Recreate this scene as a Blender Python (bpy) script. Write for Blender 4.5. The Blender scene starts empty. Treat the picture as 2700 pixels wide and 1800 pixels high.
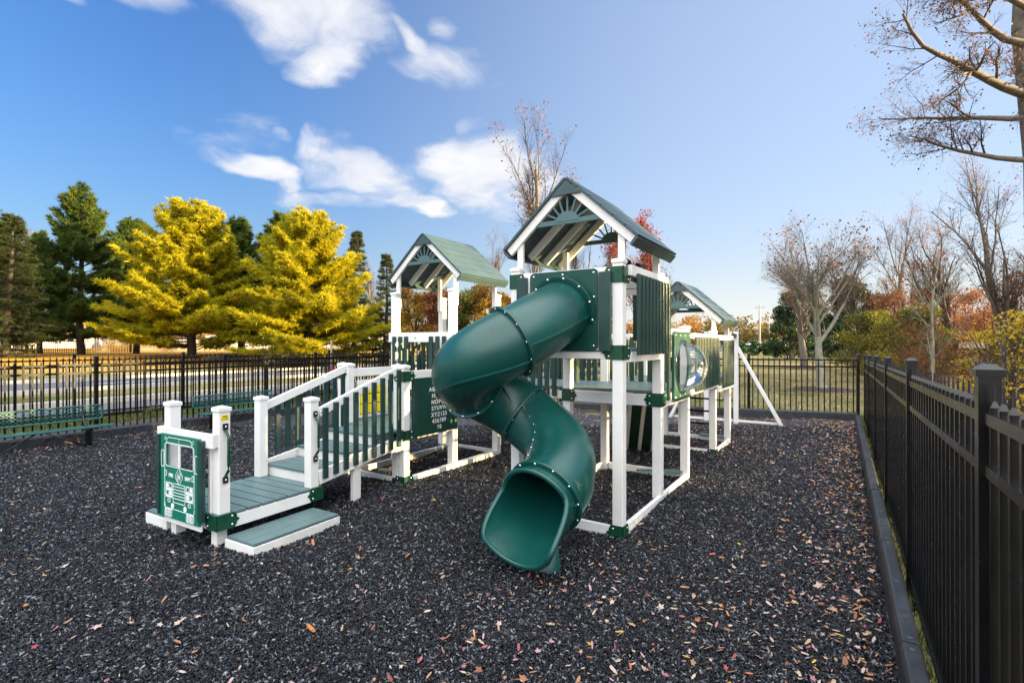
import bpy, math, random
import numpy as np
from mathutils import Vector, Matrix
R = math.radians
scene = bpy.context.scene
col = scene.collection

# ------------------------------------------------------------------ camera
H = 1.86
FPX = 1350.0
YAW = math.atan(875 / 1350)
cam_d = bpy.data.cameras.new('camera')
cam = bpy.data.objects.new('camera', cam_d)
col.objects.link(cam)
cam.location = (0, 0, H)
cam.rotation_euler = (R(90), 0, YAW)
cam_d.sensor_width = 36
cam_d.lens = 36 * FPX / 2700
cam_d.shift_y = 3 / 2700
cam_d.clip_start = 0.05
cam_d.clip_end = 6000
scene.camera = cam
RV = np.array([math.cos(YAW), math.sin(YAW)])
FW = np.array([-math.sin(YAW), math.cos(YAW)])


def at(x, depth, z=0.0):
    """ground position seen in photo column x at a given depth"""
    q = (FW + RV * (x - 1350) / FPX) * depth
    return (float(q[0]), float(q[1]), z)


# ------------------------------------------------------------------ sun, sky, exposure
SUN_EL = R(8.5)
SUN_DIR = np.array([0.88, 0.475])            # horizontal direction towards the sun
SUN_DIR = SUN_DIR / np.linalg.norm(SUN_DIR)
sv = Vector((SUN_DIR[0] * math.cos(SUN_EL), SUN_DIR[1] * math.cos(SUN_EL), math.sin(SUN_EL)))
sun_d = bpy.data.lights.new('sun', 'SUN')
sun_d.energy = 5.0
sun_d.angle = R(0.5)
sun_d.color = (1.0, 0.72, 0.34)
sun = bpy.data.objects.new('sun', sun_d)
col.objects.link(sun)
sun.rotation_euler = (-sv).to_track_quat('-Z', 'Y').to_euler()
sun.location = (20, 40, 30)

scene.view_settings.view_transform = 'Standard'
scene.view_settings.look = 'None'
scene.view_settings.exposure = 2.3
scene.view_settings.gamma = 1.0
scene.view_settings.use_curve_mapping = False

world = bpy.data.worlds.new('World')
scene.world = world
world.use_nodes = True


class NT:
    """small helper to write node trees as expressions"""
    def __init__(s, tree):
        s.t = tree
        s.n = tree.nodes
        s.l = tree.links

    def new(s, typ, **kw):
        n = s.n.new(typ)
        for k, v in kw.items():
            setattr(n, k, v)
        return n

    def put(s, sock, v):
        if isinstance(v, bpy.types.NodeSocket):
            s.l.new(v, sock)
        elif v is not None:
            sock.default_value = v

    def m(s, op, a, b=None, c=None, clamp=False):
        n = s.new('ShaderNodeMath', operation=op, use_clamp=clamp)
        s.put(n.inputs[0], a)
        if b is not None:
            s.put(n.inputs[1], b)
        if c is not None:
            s.put(n.inputs[2], c)
        return n.outputs[0]

    def v(s, op, a, b=None):
        n = s.new('ShaderNodeVectorMath', operation=op)
        s.put(n.inputs[0], a)
        if b is not None:
            s.put(n.inputs[1], b)
        return n.outputs['Value'] if op in ('DOT_PRODUCT', 'LENGTH') else n.outputs[0]

    def noise(s, vec, scale, detail=4, rough=0.55, dist=0.0):
        n = s.new('ShaderNodeTexNoise')
        if vec is not None:
            s.l.new(vec, n.inputs['Vector'])
        n.inputs['Scale'].default_value = scale
        n.inputs['Detail'].default_value = detail
        n.inputs['Roughness'].default_value = rough
        n.inputs['Distortion'].default_value = dist
        return n.outputs[0]

    def ramp(s, fac, stops, interp='LINEAR'):
        n = s.new('ShaderNodeValToRGB')
        s.l.new(fac, n.inputs[0])
        cr = n.color_ramp
        cr.interpolation = interp
        while len(cr.elements) < len(stops):
            cr.elements.new(0.5)
        for e, (p, c) in zip(cr.elements, stops):
            e.position = p
            e.color = (*c, 1) if len(c) == 3 else c
        return n.outputs[0]

    def mix(s, fac, a, b, blend='MIX'):
        n = s.new('ShaderNodeMix', data_type='RGBA', blend_type=blend)
        s.put(n.inputs[0], fac)
        for sock, val in ((n.inputs[6], a), (n.inputs[7], b)):
            if isinstance(val, bpy.types.NodeSocket):
                s.l.new(val, sock)
            else:
                sock.default_value = (*val, 1) if len(val) == 3 else val
        return n.outputs[2]

    def smooth(s, x, lo, hi):
        n = s.new('ShaderNodeMapRange', interpolation_type='SMOOTHSTEP')
        s.put(n.inputs[0], x)
        n.inputs[1].default_value = lo
        n.inputs[2].default_value = hi
        return n.outputs[0]


def build_world():
    nt = NT(world.node_tree)
    nt.n.clear()
    out = nt.new('ShaderNodeOutputWorld')
    bg = nt.new('ShaderNodeBackground')
    nt.l.new(bg.outputs[0], out.inputs[0])
    sky = nt.new('ShaderNodeTexSky')
    sky.sky_type = 'NISHITA'
    sky.sun_disc = False
    sky.sun_elevation = SUN_EL
    sky.sun_rotation = math.atan2(SUN_DIR[0], SUN_DIR[1])
    sky.altitude = 20
    sky.air_density = 1.0
    sky.dust_density = 0.6
    sky.ozone_density = 2.0
    tc = nt.new('ShaderNodeTexCoord')
    d = nt.v('NORMALIZE', tc.outputs['Generated'])
    sep = nt.new('ShaderNodeSeparateXYZ')
    nt.l.new(d, sep.inputs[0])
    hs = nt.new('ShaderNodeHueSaturation')
    hs.inputs['Saturation'].default_value = SKY_SAT
    hs.inputs['Hue'].default_value = SKY_HUE
    nt.l.new(sky.outputs[0], hs.inputs['Color'])
    lum = nt.v('DOT_PRODUCT', hs.outputs[0], (0.25, 0.6, 0.15))
    soft = nt.m('DIVIDE', 1.0, nt.m('ADD', 1.0, nt.m('DIVIDE', lum, SKY_KNEE)))
    sc_ = nt.new('ShaderNodeVectorMath', operation='SCALE')
    nt.l.new(hs.outputs[0], sc_.inputs[0])
    nt.l.new(soft, sc_.inputs['Scale'])
    skyc = nt.mix(1.0, sc_.outputs[0], SKY_TINT, 'MULTIPLY')
    # thin pale haze low over the horizon
    lowh = nt.m('POWER', nt.m('SUBTRACT', 1.0, nt.m('ABSOLUTE', sep.outputs[2]), clamp=True), 9.0)
    glow_side = nt.m('ADD', nt.m('MULTIPLY', nt.v('DOT_PRODUCT', d, (0.45, 0.893, 0)), 0.5), 0.5)  # pale glow is painted towards its own direction, apart from the sun lamp
    hz = nt.mix(nt.smooth(glow_side, 0.45, 1.0), HAZE_BLUE, HAZE_WARM)
    skyc = nt.mix(nt.m('MULTIPLY', nt.smooth(glow_side, 0.45, 1.0), 0.62), skyc, (2.35, 2.85, 3.55))
    skyc = nt.mix(nt.m('MULTIPLY', lowh, 0.85), skyc, hz)
    # cloud field: a few drifting banks, each given by its direction in the sky
    zc = nt.m('MAXIMUM', nt.m('ADD', sep.outputs[2], 0.25), 0.05)
    pl = nt.v('DIVIDE', d, None)
    nn = pl.node
    comb = nt.new('ShaderNodeCombineXYZ')
    for i in range(3):
        nt.l.new(zc, comb.inputs[i])
    nt.l.new(comb.outputs[0], nn.inputs[1])
    warp = nt.new('ShaderNodeTexNoise')
    nt.l.new(pl, warp.inputs['Vector'])
    warp.inputs['Scale'].default_value = 3.0
    warp.inputs['Detail'].default_value = 3
    woff = nt.new('ShaderNodeVectorMath', operation='MULTIPLY_ADD')
    nt.l.new(warp.outputs['Color'], woff.inputs[0])
    woff.inputs[1].default_value = (0.35, 0.35, 0.35)
    nt.l.new(pl, woff.inputs[2])
    n1 = nt.noise(woff.outputs[0], 3.6, 8, 0.60)
    wd = nt.new('ShaderNodeVectorMath', operation='MULTIPLY_ADD')
    nt.l.new(warp.outputs['Color'], wd.inputs[0])
    wd.inputs[1].default_value = (0.16, 0.16, 0.16)
    nt.l.new(d, wd.inputs[2])
    dw = nt.v('SUBTRACT', wd.outputs[0], (0.08, 0.08, 0.08))
    total = None
    for (px, py, rx, ry, amp, rot) in CLOUDS:
        v = np.array([*(FW + RV * (px - 1350) / FPX), (903 - py) / FPX])
        L = np.linalg.norm(v)
        v = v / L
        s_ = np.array([v[1], -v[0], 0.0])
        s_ /= np.linalg.norm(s_)
        u_ = np.cross(s_, v)
        c, s = math.cos(R(rot)), math.sin(R(rot))
        a_ = (s_ * c + u_ * s) * (FPX * L / rx)
        b_ = (-s_ * s + u_ * c) * (FPX * L / ry)
        ea = nt.v('DOT_PRODUCT', dw, tuple(a_))
        eb = nt.v('DOT_PRODUCT', dw, tuple(b_))
        q = nt.m('ADD', nt.m('MULTIPLY', ea, ea), nt.m('MULTIPLY', eb, eb))
        g = nt.m('MULTIPLY', nt.m('MAXIMUM', nt.m('SUBTRACT', 1.0, q), 0.0), amp)
        g = nt.m('MULTIPLY', g, nt.m('GREATER_THAN', nt.v('DOT_PRODUCT', d, tuple(v)), 0.1))
        total = g if total is None else nt.m('MAXIMUM', total, g)
    dens = nt.m('ADD', nt.m('MULTIPLY', total, 0.62), nt.m('MULTIPLY', nt.m('SUBTRACT', n1, 0.5), 1.25))
    dens = nt.m('MULTIPLY', dens, nt.m('GREATER_THAN', total, 0.0))
    cov = nt.smooth(dens, 0.10, 0.68)
    # bright fill added to the unseen sky overhead and behind the viewer
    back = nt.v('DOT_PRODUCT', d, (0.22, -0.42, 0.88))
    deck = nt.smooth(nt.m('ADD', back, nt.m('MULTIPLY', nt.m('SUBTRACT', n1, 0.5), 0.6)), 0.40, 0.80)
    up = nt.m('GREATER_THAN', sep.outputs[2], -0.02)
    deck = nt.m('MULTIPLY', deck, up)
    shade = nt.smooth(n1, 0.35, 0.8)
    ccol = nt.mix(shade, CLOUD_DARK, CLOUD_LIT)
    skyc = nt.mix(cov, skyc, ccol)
    skyc = nt.mix(nt.m('MULTIPLY', deck, 0.9), skyc, FILL_DECK_COL)
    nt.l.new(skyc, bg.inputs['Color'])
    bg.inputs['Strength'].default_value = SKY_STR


SKY_STR = 0.066
SKY_SAT = 1.25
SKY_HUE = 0.512
SKY_KNEE = 4.0
HAZE_BLUE = (1.25, 1.75, 2.6)
HAZE_WARM = (3.7, 3.45, 3.05)
SKY_TINT = (1.0, 1.06, 1.22)
CLOUD_LIT = (3.3, 3.25, 3.3)
CLOUD_DARK = (2.6, 2.7, 2.95)
FILL_DECK_COL = (12.5, 12.5, 12.8)  # fill light from the unseen part of the sky
# photo column, row, half width, half height, strength, tilt: the cloud banks of the sky
CLOUDS = [
    (800, 10, 330, 130, 1.15, 0), (880, 110, 130, 130, 1.1, 0), (390, 10, 130, 60, 1.0, 0), (170, -10, 90, 40, 0.8, 0),
    (1090, 95, 150, 35, 0.75, -40), (1190, 60, 60, 60, 0.65, 0), (1200, 165, 170, 60, 0.68, 12), (1230, 280, 70, 40, 0.62, -30),
    (670, 430, 170, 65, 1.0, -8), (950, 440, 190, 80, 1.05, -10), (1060, 520, 180, 60, 0.9, -15), (1260, 440, 200, 130, 1.25, 0),
    (870, 520, 210, 50, 0.85, 0), (540, 355, 150, 60, 0.58, 20), (1120, 570, 70, 30, 0.8, 0), (1400, 470, 90, 100, 0.9, 0),
]
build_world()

rng = np.random.default_rng(7)
random.seed(7)


# ------------------------------------------------------------------ materials
def mat(name, base=(0.5, 0.5, 0.5), rough=0.5, metal=0.0, spec=0.5, noise=0.0, nscale=6.0, bump=0.0, bscale=60.0, coat=0.0, dirt=None):
    m = bpy.data.materials.new(name)
    m.use_nodes = True
    nt = NT(m.node_tree)
    b = nt.n['Principled BSDF']
    b.inputs['Roughness'].default_value = rough
    b.inputs['Metallic'].default_value = metal
    b.inputs['Specular IOR Level'].default_value = spec
    b.inputs['Coat Weight'].default_value = coat
    b.inputs['Base Color'].default_value = (*base, 1)
    if noise or bump or dirt:
        tc = nt.new('ShaderNodeTexCoord')
        vec = tc.outputs['Object']
    if noise:
        n = nt.noise(vec, nscale, 5, 0.6)
        lo = tuple(c * (1 - noise) for c in base)
        hi = tuple(min(1, c * (1 + noise)) for c in base)
        c = nt.ramp(n, [(0.3, lo), (0.7, hi)])
        if dirt:
            n2 = nt.noise(vec, nscale * 0.35, 6, 0.7)
            c = nt.mix(nt.smooth(n2, 0.56, 0.75), c, dirt)
        nt.l.new(c, b.inputs['Base Color'])
        r = nt.ramp(n, [(0.3, (rough * 0.85,) * 3), (0.7, (min(1, rough * 1.2),) * 3)])
        nt.l.new(r, b.inputs['Roughness'])
    if bump:
        bn = nt.new('ShaderNodeBump')
        bn.inputs['Strength'].default_value = bump
        bn.inputs['Distance'].default_value = 0.01
        nt.l.new(nt.noise(vec, bscale, 4, 0.6), bn.inputs['Height'])
        nt.l.new(bn.outputs[0], b.inputs['Normal'])
    return m


M = {}
M['vinyl'] = mat('ivory vinyl', (0.80, 0.785, 0.74), 0.38, noise=0.05, nscale=3.0, bump=0.06, bscale=9, dirt=(0.66, 0.63, 0.57))
M['slat'] = mat('dark green poly lumber', (0.012, 0.045, 0.038), 0.33, spec=0.6, noise=0.2, nscale=5, bump=0.12, bscale=120)
M['deck'] = mat('grey green poly lumber', (0.10, 0.165, 0.165), 0.42, noise=0.12, nscale=4, bump=0.15, bscale=90, dirt=(0.085, 0.12, 0.118))
M['roofing'] = mat('slate green roof lumber', (0.040, 0.072, 0.080), 0.42, noise=0.12, nscale=3, bump=0.15, bscale=70)
M['sunburst'] = mat('sage green poly', (0.07, 0.14, 0.14), 0.45, noise=0.06)
M['slide'] = mat('moulded green plastic', (0.0035, 0.062, 0.052), 0.30, spec=0.55, noise=0.22, nscale=2.2, bump=0.10, bscale=140, dirt=(0.012, 0.078, 0.068))
M['bracket'] = mat('green powder coated steel', (0.004, 0.055, 0.026), 0.28, spec=0.6, noise=0.1)
M['panel_dark'] = mat('dark green play panel', (0.004, 0.052, 0.036), 0.36, noise=0.12, bump=0.06, bscale=150)
M['panel_light'] = mat('bright green play panel', (0.004, 0.16, 0.10), 0.36, noise=0.08, bump=0.05, bscale=150)
M['white'] = mat('white engraving', (0.85, 0.86, 0.84), 0.5)
M['yellow'] = mat('yellow plastic', (0.85, 0.68, 0.02), 0.4, noise=0.05)
M['maroon'] = mat('maroon engraving', (0.15, 0.005, 0.01), 0.5)
M['steel'] = mat('zinc bolts', (0.75, 0.75, 0.76), 0.22, metal=1.0)
M['rubber'] = mat('black rubber', (0.012, 0.012, 0.014), 0.5, noise=0.2)
M['iron'] = mat('black powder coated aluminium', (0.003, 0.0033, 0.004), 0.24, spec=0.5, noise=0.25, nscale=8, bump=0.05, bscale=200)
M['border'] = mat('black recycled plastic', (0.020, 0.023, 0.028), 0.46, spec=0.5, noise=0.35, nscale=7, bump=0.15, bscale=60, dirt=(0.05, 0.05, 0.052))
M['bench'] = mat('green plastic coated steel', (0.010, 0.095, 0.080), 0.35, noise=0.15)
M['bark'] = mat('grey bark', (0.15, 0.125, 0.095), 0.85, noise=0.35, nscale=9, bump=0.7, bscale=14, dirt=(0.12, 0.13, 0.08))
M['bark_pale'] = mat('pale smooth bark', (0.24, 0.23, 0.16), 0.85, noise=0.28, nscale=7, bump=0.4, bscale=18, dirt=(0.10, 0.09, 0.07))
M['bark_dark'] = mat('dark brown bark', (0.055, 0.042, 0.032), 0.9, noise=0.3, nscale=9, bump=0.6, bscale=16)
M['concrete'] = mat('kerb concrete', (0.50, 0.47, 0.42), 0.8, noise=0.12, nscale=5)
M['line'] = mat('white road paint', (0.75, 0.75, 0.72), 0.7, noise=0.1)
M['siding'] = mat('white siding', (0.72, 0.72, 0.70), 0.6, noise=0.05)
M['shingle'] = mat('brown shingles', (0.22, 0.13, 0.085), 0.8, noise=0.25, nscale=12)
M['glass_dark'] = mat('dark window glass', (0.02, 0.025, 0.03), 0.08, spec=0.8)
M['van'] = mat('silver white car paint', (0.62, 0.62, 0.60), 0.3, coat=0.5, noise=0.03)
M['blue'] = mat('dark blue paint', (0.02, 0.03, 0.08), 0.3, coat=0.5)
M['red'] = mat('red paint', (0.45, 0.012, 0.015), 0.35)
M['hydrant_blue'] = mat('blue paint', (0.10, 0.20, 0.55), 0.45)
M['wood_pole'] = mat('weathered pole', (0.33, 0.30, 0.26), 0.8, noise=0.2)
M['mulch_ring'] = mat('dark bark mulch', (0.045, 0.026, 0.018), 0.95, noise=0.5, nscale=30, bump=1.0, bscale=60)


def clear_mat():
    m = bpy.data.materials.new('clear acrylic')
    m.use_nodes = True
    nt = NT(m.node_tree)
    nt.n.clear()
    o = nt.new('ShaderNodeOutputMaterial')
    tr = nt.new('ShaderNodeBsdfTransparent')
    tr.inputs[0].default_value = (0.90, 0.93, 0.95, 1)
    gl = nt.new('ShaderNodeBsdfGlossy')
    gl.inputs['Roughness'].default_value = 0.04
    gl.inputs[0].default_value = (0.95, 0.97, 1, 1)
    fr = nt.new('ShaderNodeFresnel')
    fr.inputs[0].default_value = 1.6
    mx = nt.new('ShaderNodeMixShader')
    nt.l.new(nt.m('ADD', nt.m('MULTIPLY', fr.outputs[0], 0.7), 0.02, clamp=True), mx.inputs[0])
    nt.l.new(tr.outputs[0], mx.inputs[1])
    nt.l.new(gl.outputs[0], mx.inputs[2])
    nt.l.new(mx.outputs[0], o.inputs[0])
    return m


M['clear'] = clear_mat()


def leaf_mat(name, stops, trans=0.35, rough=0.6, tint_attr=True):
    m = bpy.data.materials.new(name)
    m.use_nodes = True
    nt = NT(m.node_tree)
    nt.n.clear()
    o = nt.new('ShaderNodeOutputMaterial')
    at_ = nt.new('ShaderNodeAttribute', attribute_name='tint')
    c = nt.ramp(at_.outputs['Fac'], stops)
    b = nt.new('ShaderNodeBsdfPrincipled')
    b.inputs['Roughness'].default_value = rough
    b.inputs['Specular IOR Level'].default_value = 0.25
    nt.l.new(c, b.inputs['Base Color'])
    if trans:
        t = nt.new('ShaderNodeBsdfTranslucent')
        nt.l.new(c, t.inputs[0])
        mx = nt.new('ShaderNodeMixShader')
        mx.inputs[0].default_value = trans
        nt.l.new(b.outputs[0], mx.inputs[1])
        nt.l.new(t.outputs[0], mx.inputs[2])
        nt.l.new(mx.outputs[0], o.inputs[0])
    else:
        nt.l.new(b.outputs[0], o.inputs[0])
    return m


M['pine'] = leaf_mat('sunlit pine needles', [(0, (0.14, 0.16, 0.012)), (0.4, (0.40, 0.36, 0.012)), (1, (0.55, 0.48, 0.014))], 0.5)  # golden sunlight is put into the needle colour of the lit pines
M['pine_deep'] = leaf_mat('deep green needles', [(0, (0.035, 0.07, 0.016)), (0.6, (0.075, 0.12, 0.018)), (1, (0.18, 0.18, 0.02))], 0.35)
M['spruce'] = leaf_mat('spruce needles', [(0, (0.025, 0.045, 0.015)), (1, (0.075, 0.085, 0.022))], 0.3)
M['gold'] = leaf_mat('gold autumn leaves', [(0, (0.18, 0.07, 0.02)), (0.45, (0.30, 0.15, 0.02)), (1, (0.34, 0.26, 0.02))], 0.45)
M['olive'] = leaf_mat('olive and yellow leaves', [(0, (0.07, 0.085, 0.02)), (0.6, (0.16, 0.15, 0.025)), (1, (0.42, 0.36, 0.03))], 0.4)
M['rust'] = leaf_mat('rust and orange leaves', [(0, (0.10, 0.04, 0.025)), (0.5, (0.25, 0.09, 0.035)), (1, (0.42, 0.20, 0.06))], 0.4)
M['redleaf'] = leaf_mat('dark red leaves', [(0, (0.10, 0.018, 0.018)), (0.6, (0.26, 0.04, 0.03)), (1, (0.38, 0.13, 0.05))], 0.4)
M['evergreen'] = leaf_mat('dark evergreen leaves', [(0, (0.010, 0.032, 0.016)), (1, (0.045, 0.09, 0.03))], 0.2, 0.45)
M['hedge'] = leaf_mat('green hedge leaves', [(0, (0.018, 0.06, 0.016)), (1, (0.07, 0.15, 0.04))], 0.2, 0.45)
M['yellowleaf'] = leaf_mat('yellow leaves', [(0, (0.30, 0.24, 0.03)), (0.6, (0.55, 0.42, 0.03)), (1, (0.60, 0.30, 0.04))], 0.45)
M['litter'] = leaf_mat('fallen leaves', [(0, (0.20, 0.07, 0.05)), (0.15, (0.36, 0.17, 0.08)), (0.4, (0.45, 0.30, 0.19)), (0.62, (0.50, 0.40, 0.32)),
                                         (0.78, (0.42, 0.26, 0.27)), (0.88, (0.30, 0.05, 0.07)), (0.95, (0.52, 0.22, 0.03)), (1, (0.50, 0.40, 0.04))], 0.1, 0.55)
M['chip'] = leaf_mat('rubber chips', [(0, (0.003, 0.0032, 0.004)), (0.6, (0.008, 0.0085, 0.011)), (0.82, (0.028, 0.032, 0.040)), (0.93, (0.10, 0.11, 0.13)), (1, (0.26, 0.25, 0.24))], 0, 0.36)
M['blade'] = leaf_mat('grass blades', [(0, (0.035, 0.06, 0.012)), (0.6, (0.09, 0.11, 0.025)), (1, (0.26, 0.22, 0.10))], 0.3)


# ------------------------------------------------------------------ mesh helpers
def tag(o, label=None, cat=None, group=None, kind=None):
    if label: o['label'] = label
    if cat: o['category'] = cat
    if group: o['group'] = group
    if kind: o['kind'] = kind
    return o


def link(name, me, parent=None, loc=None, rot=None):
    o = bpy.data.objects.new(name, me)
    col.objects.link(o)
    if parent is not None: o.parent = parent
    if loc is not None: o.location = loc
    if rot is not None: o.rotation_euler = rot
    return o


def empty(name, loc=(0, 0, 0), rz=0.0):
    o = bpy.data.objects.new(name, None)
    o.empty_display_size = 0.2
    col.objects.link(o)
    o.location = loc
    o.rotation_euler = (0, 0, rz)
    return o


def dup(o, parent=None, loc=None, rot=None, scale=None):
    """copy a thing or part with its parts and sub-parts (mesh data shared)"""
    c = o.copy()
    col.objects.link(c)
    if parent is not None: c.parent = parent
    if loc is not None: c.location = loc
    if rot is not None: c.rotation_euler = rot
    if scale is not None: c.scale = scale
    for ch in list(o.children):
        dup(ch, c)
    return c


def np_mesh(name, V, F, material, tint=None, smooth=False):
    """V (n,3); F (m,k) one polygon size"""
    V = np.ascontiguousarray(V, dtype=np.float32)
    F = np.ascontiguousarray(F, dtype=np.int32)
    me = bpy.data.meshes.new(name)
    me.vertices.add(len(V))
    me.vertices.foreach_set('co', V.ravel())
    me.loops.add(F.size)
    me.loops.foreach_set('vertex_index', F.ravel())
    me.polygons.add(len(F))
    me.polygons.foreach_set('loop_start', np.arange(0, F.size, F.shape[1], dtype=np.int32))
    if smooth:
        me.polygons.foreach_set('use_smooth', np.ones(len(F), dtype=bool))
    me.update(calc_edges=True)
    if tint is not None:
        a = me.attributes.new('tint', 'FLOAT', 'POINT')
        a.data.foreach_set('value', np.ascontiguousarray(tint, dtype=np.float32))
    me.materials.append(material)
    return me


class MB:
    """collects boxes, bars, plates, tubes into one mesh"""
    def __init__(s):
        s.V = []; s.F = []

    def add(s, verts, faces):
        o = len(s.V)
        s.V += [tuple(v) for v in verts]
        s.F += [tuple(i + o for i in f) for f in faces]

    def box(s, x0, x1, y0, y1, z0, z1):
        s.add([(x0, y0, z0), (x1, y0, z0), (x1, y1, z0), (x0, y1, z0), (x0, y0, z1), (x1, y0, z1), (x1, y1, z1), (x0, y1, z1)],
              [(3, 2, 1, 0), (4, 5, 6, 7), (0, 1, 5, 4), (1, 2, 6, 5), (2, 3, 7, 6), (3, 0, 4, 7)])
        return s

    def bar(s, p, q, w, t, up=(0, 0, 1)):
        """bar from p to q: w along the side axis, t along up"""
        p = Vector(p); q = Vector(q)
        d = (q - p).normalized()
        sd = d.cross(Vector(up)).normalized()
        u = sd.cross(d)
        vs = []
        for e in (p, q):
            for a, b in ((-1, -1), (1, -1), (1, 1), (-1, 1)):
                vs.append(e + sd * (a * w / 2) + u * (b * t / 2))
        s.add(vs, [(0, 3, 2, 1), (4, 5, 6, 7), (0, 1, 5, 4), (1, 2, 6, 5), (2, 3, 7, 6), (3, 0, 4, 7)])
        return s

    def prism(s, pts, p0, ax, ay, n, t):
        """polygon pts in the plane (ax, ay) at p0, extruded t along n"""
        p0, ax, ay, n = map(Vector, (p0, ax, ay, n))
        a = [p0 + ax * x + ay * y for x, y in pts]
        b = [v + n * t for v in a]
        k = len(pts)
        s.add(a + b, [tuple(range(k))[::-1], tuple(range(k, 2 * k))] + [(i, (i + 1) % k, k + (i + 1) % k, k + i) for i in range(k)])
        return s

    def tube(s, pts, r, n=8, cap=True):
        pts = [Vector(p) for p in pts]
        rr = r if isinstance(r, (list, tuple)) else [r] * len(pts)
        rings = []
        for i, p in enumerate(pts):
            d = (pts[min(i + 1, len(pts) - 1)] - pts[max(i - 1, 0)]).normalized()
            ref = Vector((0, 0, 1)) if abs(d.z) < 0.95 else Vector((1, 0, 0))
            a = d.cross(ref).normalized(); b = a.cross(d)
            rings.append([p + (a * math.cos(2 * math.pi * k / n) + b * math.sin(2 * math.pi * k / n)) * rr[i] for k in range(n)])
        vs = [v for rg in rings for v in rg]
        fs = [(i * n + k, i * n + (k + 1) % n, (i + 1) * n + (k + 1) % n, (i + 1) * n + k) for i in range(len(pts) - 1) for k in range(n)]
        if cap:
            fs += [tuple(range(n))[::-1], tuple(range((len(pts) - 1) * n, len(pts) * n))]
        s.add(vs, fs)
        return s

    def dome(s, p, n, r, h=0.5, k=8):
        p = Vector(p); n = Vector(n).normalized()
        a = n.orthogonal().normalized(); b = n.cross(a)
        vs = []
        for (f, hh) in ((1, 0), (0.8, 0.6), (0.4, 0.95)):
            vs += [p + (a * math.cos(6.2832 * i / k) + b * math.sin(6.2832 * i / k)) * r * f + n * r * h * hh for i in range(k)]
        fs = [(j * k + i, j * k + (i + 1) % k, (j + 1) * k + (i + 1) % k, (j + 1) * k + i) for j in range(2) for i in range(k)]
        fs.append(tuple(range(2 * k, 3 * k)))
        s.add(vs, fs)
        return s

    def mesh(s, name, material, smooth=False):
        me = bpy.data.meshes.new(name)
        me.from_pydata(s.V, [], s.F)
        me.materials.append(material)
        if smooth:
            for p in me.polygons: p.use_smooth = True
        me.update()
        return me

    def build(s, name, material, parent=None, bevel=0.0, smooth=False, loc=None, rot=None):
        o = link(name, s.mesh(name, material, smooth), parent, loc, rot)
        if bevel:
            b = o.modifiers.new('bevel', 'BEVEL')
            b.width = bevel; b.segments = 2; b.limit_method = 'ANGLE'; b.angle_limit = R(50)
        return o


def structure(name, me):
    return tag(link(name, me), kind='structure')


# ------------------------------------------------------------------ ground, roads
def ground_z(x, y):
    x = np.asarray(x, float); y = np.asarray(y, float)
    berm = np.clip((-x - 33.5) / 8.0, 0, 1)
    berm = berm * berm * (3 - 2 * berm) * 0.9
    return berm + 0.03 * np.sin(x * 0.3 + 1) * np.sin(y * 0.23) * np.clip((np.hypot(x + 5, y - 6) - 18) / 10, 0, 1) - 0.02 - 0.2 * ((x > -12.4) & (x < 0.1) & (y < 13.4 + 0.25 * x) & (y > -40))


def axis(lo, hi, fine_lo, fine_hi, step, coarse):
    a = list(np.arange(fine_lo, fine_hi + step, step))
    v = fine_lo; d = step
    while v > lo:
        d *= coarse; v -= d; a.insert(0, v)
    v = a[-1]; d = step
    while v < hi:
        d *= coarse; v += d; a.append(v)
    return np.array(a)


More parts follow.
